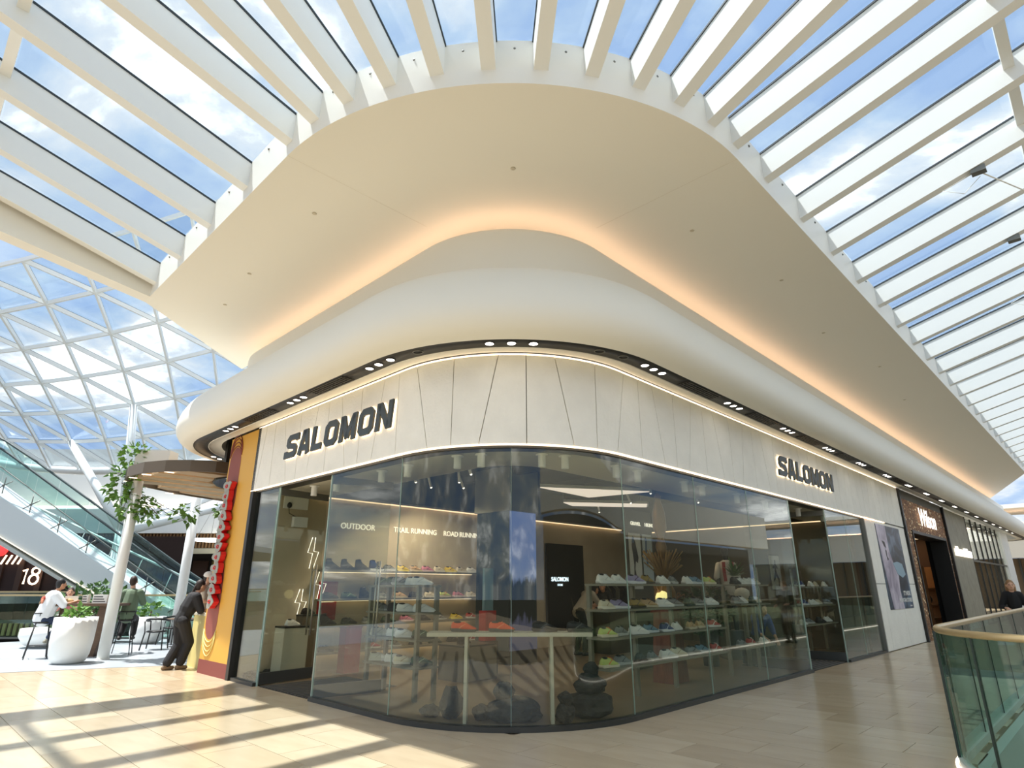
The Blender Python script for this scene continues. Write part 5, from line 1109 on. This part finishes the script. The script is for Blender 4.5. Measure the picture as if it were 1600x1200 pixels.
    if longhair: h.capsule(hd + bk * .05 + Vector((-.04, 0, 0)), hd + bk * .09 + Vector((-.05, 0, -.27)), .07, .06); h.capsule(hd + bk * .05 + Vector((.04, 0, 0)), hd + bk * .09 + Vector((.05, 0, -.27)), .07, .06)
    fin(h, 'hair', hm, .01)
    for q in (-1, 1): MB().ball(hd + lk * .084 + rt * q * .032 + Vector((0, 0, .012)), .011, 6, 5).obj('eye', BLACK, t)
    MB().ball(hd + lk * .086 + Vector((0, 0, -.058)), (.024, .012, .007), 8, 5).obj('mouth', cm((150, 80, 72)), t)
    if cap:
        MB().ball(hd + Vector((0, 0, .055)), (.104, .12, .095), 14, 8).obj('cap', cm(cap), t); MB().ball(hd + lk * .13 + Vector((0, 0, .05)), (.075, .075, .012), 12, 6).obj('cap_brim', cm(cap), t)
    if print_:
        for k, (x, z, r_, c) in enumerate(print_): MB().ball(pe.lerp(ch, z) + Vector((x, -.142 * bulk, .02)), (r_ * 1.2, .018, r_), 10, 6).obj('shirt_print', cm(c), t)
    return t
A_ = radians
person('man in a white tee with an orange flower print, seated at the bar table', (-11.2, 15.35, 0), A_(-38), (0, -.02, .88), (0, .1, 1.34), (0, .2, 1.62), [(-.15, .5, 1.22), (.2, .5, 1.22)], [(-.12, .2, .3), (.12, .28, .28)], (226, 228, 228), (40, 52, 78), (150, 146, 130), (26, 24, 24), 'mid', 1.02, .8, bulk=1.3, print_=[(-.03, .82, .07, (190, 96, 70)), (.03, .74, .06, (206, 130, 96)), (-.05, .66, .05, (110, 90, 60)), (.05, .9, .05, (170, 70, 56))])
person('young woman in pink seated behind the bar table facing the walkway', (-11.55, 16.6, 0), A_(-150), (0, 0, .86), (0, .1, 1.26), (0, .16, 1.52), [(-.12, .48, 1.22), (.12, .46, 1.22)], [(-.1, .22, .3), (.1, .22, .3)], (204, 128, 138), (206, 130, 140), (200, 196, 190), (60, 44, 34), 'light', .96, .7, female=True, longhair=True)
person('man in a sage green long sleeved shirt seated on a bar stool, back to us', (-9.78, 16.3, 0), A_(18), (0, -.02, .88), (0, .08, 1.36), (-.04, .14, 1.66), [(-.2, .5, 1.2), (.15, .5, 1.2)], [(-.14, .24, .3), (.14, .24, .3)], (104, 122, 98), (48, 46, 46), (60, 56, 50), (58, 42, 32), 'light', 1.04, 1.8, bulk=1.22)
pw = W(-.2, 9.45)
person('woman in black with a ponytail leaning on the stall counter', (pw[0], pw[1], 0), A_(-42), (0, .0, .93), (0, .16, 1.34), (0, .27, 1.58), [(-.12, .5, 1.1), (.14, .5, 1.1)], [(-.03, -.16, 0), (.06, .06, 0)], (34, 34, 36), (28, 28, 30), (120, 100, 76), (44, 32, 26), 'light', 1.02, .9, ponytail=True, female=True, bulk=1.15, legbulk=1.35)
pw = W(.62, 10.85)
person('stall worker in a white cap and beige tee behind the counter', (pw[0], pw[1], .1), A_(-75), (0, 0, .95), (0, .04, 1.42), (0, .08, 1.7), [(-.2, .35, 1.15), (.2, .35, 1.15)], [(-.12, 0, 0), (.12, 0, 0)], (206, 190, 168), (40, 40, 42), (40, 40, 40), (40, 30, 24), 'light', 1.0, .6, cap=(232, 224, 212))
person('woman with long fair hair in black by the far end of the void rail', (12.3, 15.6, 0), A_(150), (0, 0, .94), (0, .02, 1.38), (0, .06, 1.63), [(-.2, .25, 1.05), (.2, .25, 1.1)], [(-.1, 0, 0), (.1, 0, 0)], (24, 22, 24), (26, 26, 28), (30, 30, 30), (150, 112, 74), 'light', 1.0, 1.7, longhair=True, female=True)
pw = W(7.75, 5.15)
person('shop assistant in a beige tee bending over the service counter', (pw[0], pw[1], 0), A_(-58), (0, -.1, .95), (0, .22, 1.3), (0, .42, 1.45), [(-.15, .62, 1.06), (.15, .62, 1.06)], [(-.12, -.1, 0), (.12, -.05, 0)], (170, 158, 138), (34, 34, 34), (40, 40, 40), (30, 24, 20), 'mid', 1.06, .6)
pw = W(9.6, 5.75)
person('shop worker in black behind the service counter', (pw[0], pw[1], 0), A_(150), (0, 0, .95), (0, .1, 1.38), (0, .2, 1.6), [(-.2, .4, 1.06), (.2, .4, 1.06)], [(-.12, 0, 0), (.12, 0, 0)], (36, 36, 36), (34, 34, 34), (40, 40, 40), (50, 34, 26), 'mid', 1.0, .6)
t = TF('shop_bench', 'low dark bench behind the short window rack', 'bench', 9.3, 1.4); MB().box(-.5, .6, -.22, .22, .36, .44).obj('seat', SDARK, t)
for x in (-.4, .5): MB().box(x - .04, x + .04, -.2, .2, 0, .36).obj('leg', BLACK, t)
pw = W(9.3, 1.4)
person('customer in a blue top seated on the shop bench trying shoes', (pw[0], pw[1], 0), A_(190), (0, -.02, .52), (0, .22, .92), (0, .36, 1.12), [(-.15, .5, .5), (.15, .55, .55)], [(-.12, .5, 0), (.14, .55, 0)], (72, 92, 150), (36, 36, 40), (220, 220, 214), (70, 46, 36), 'light', 1.0, 1.4)
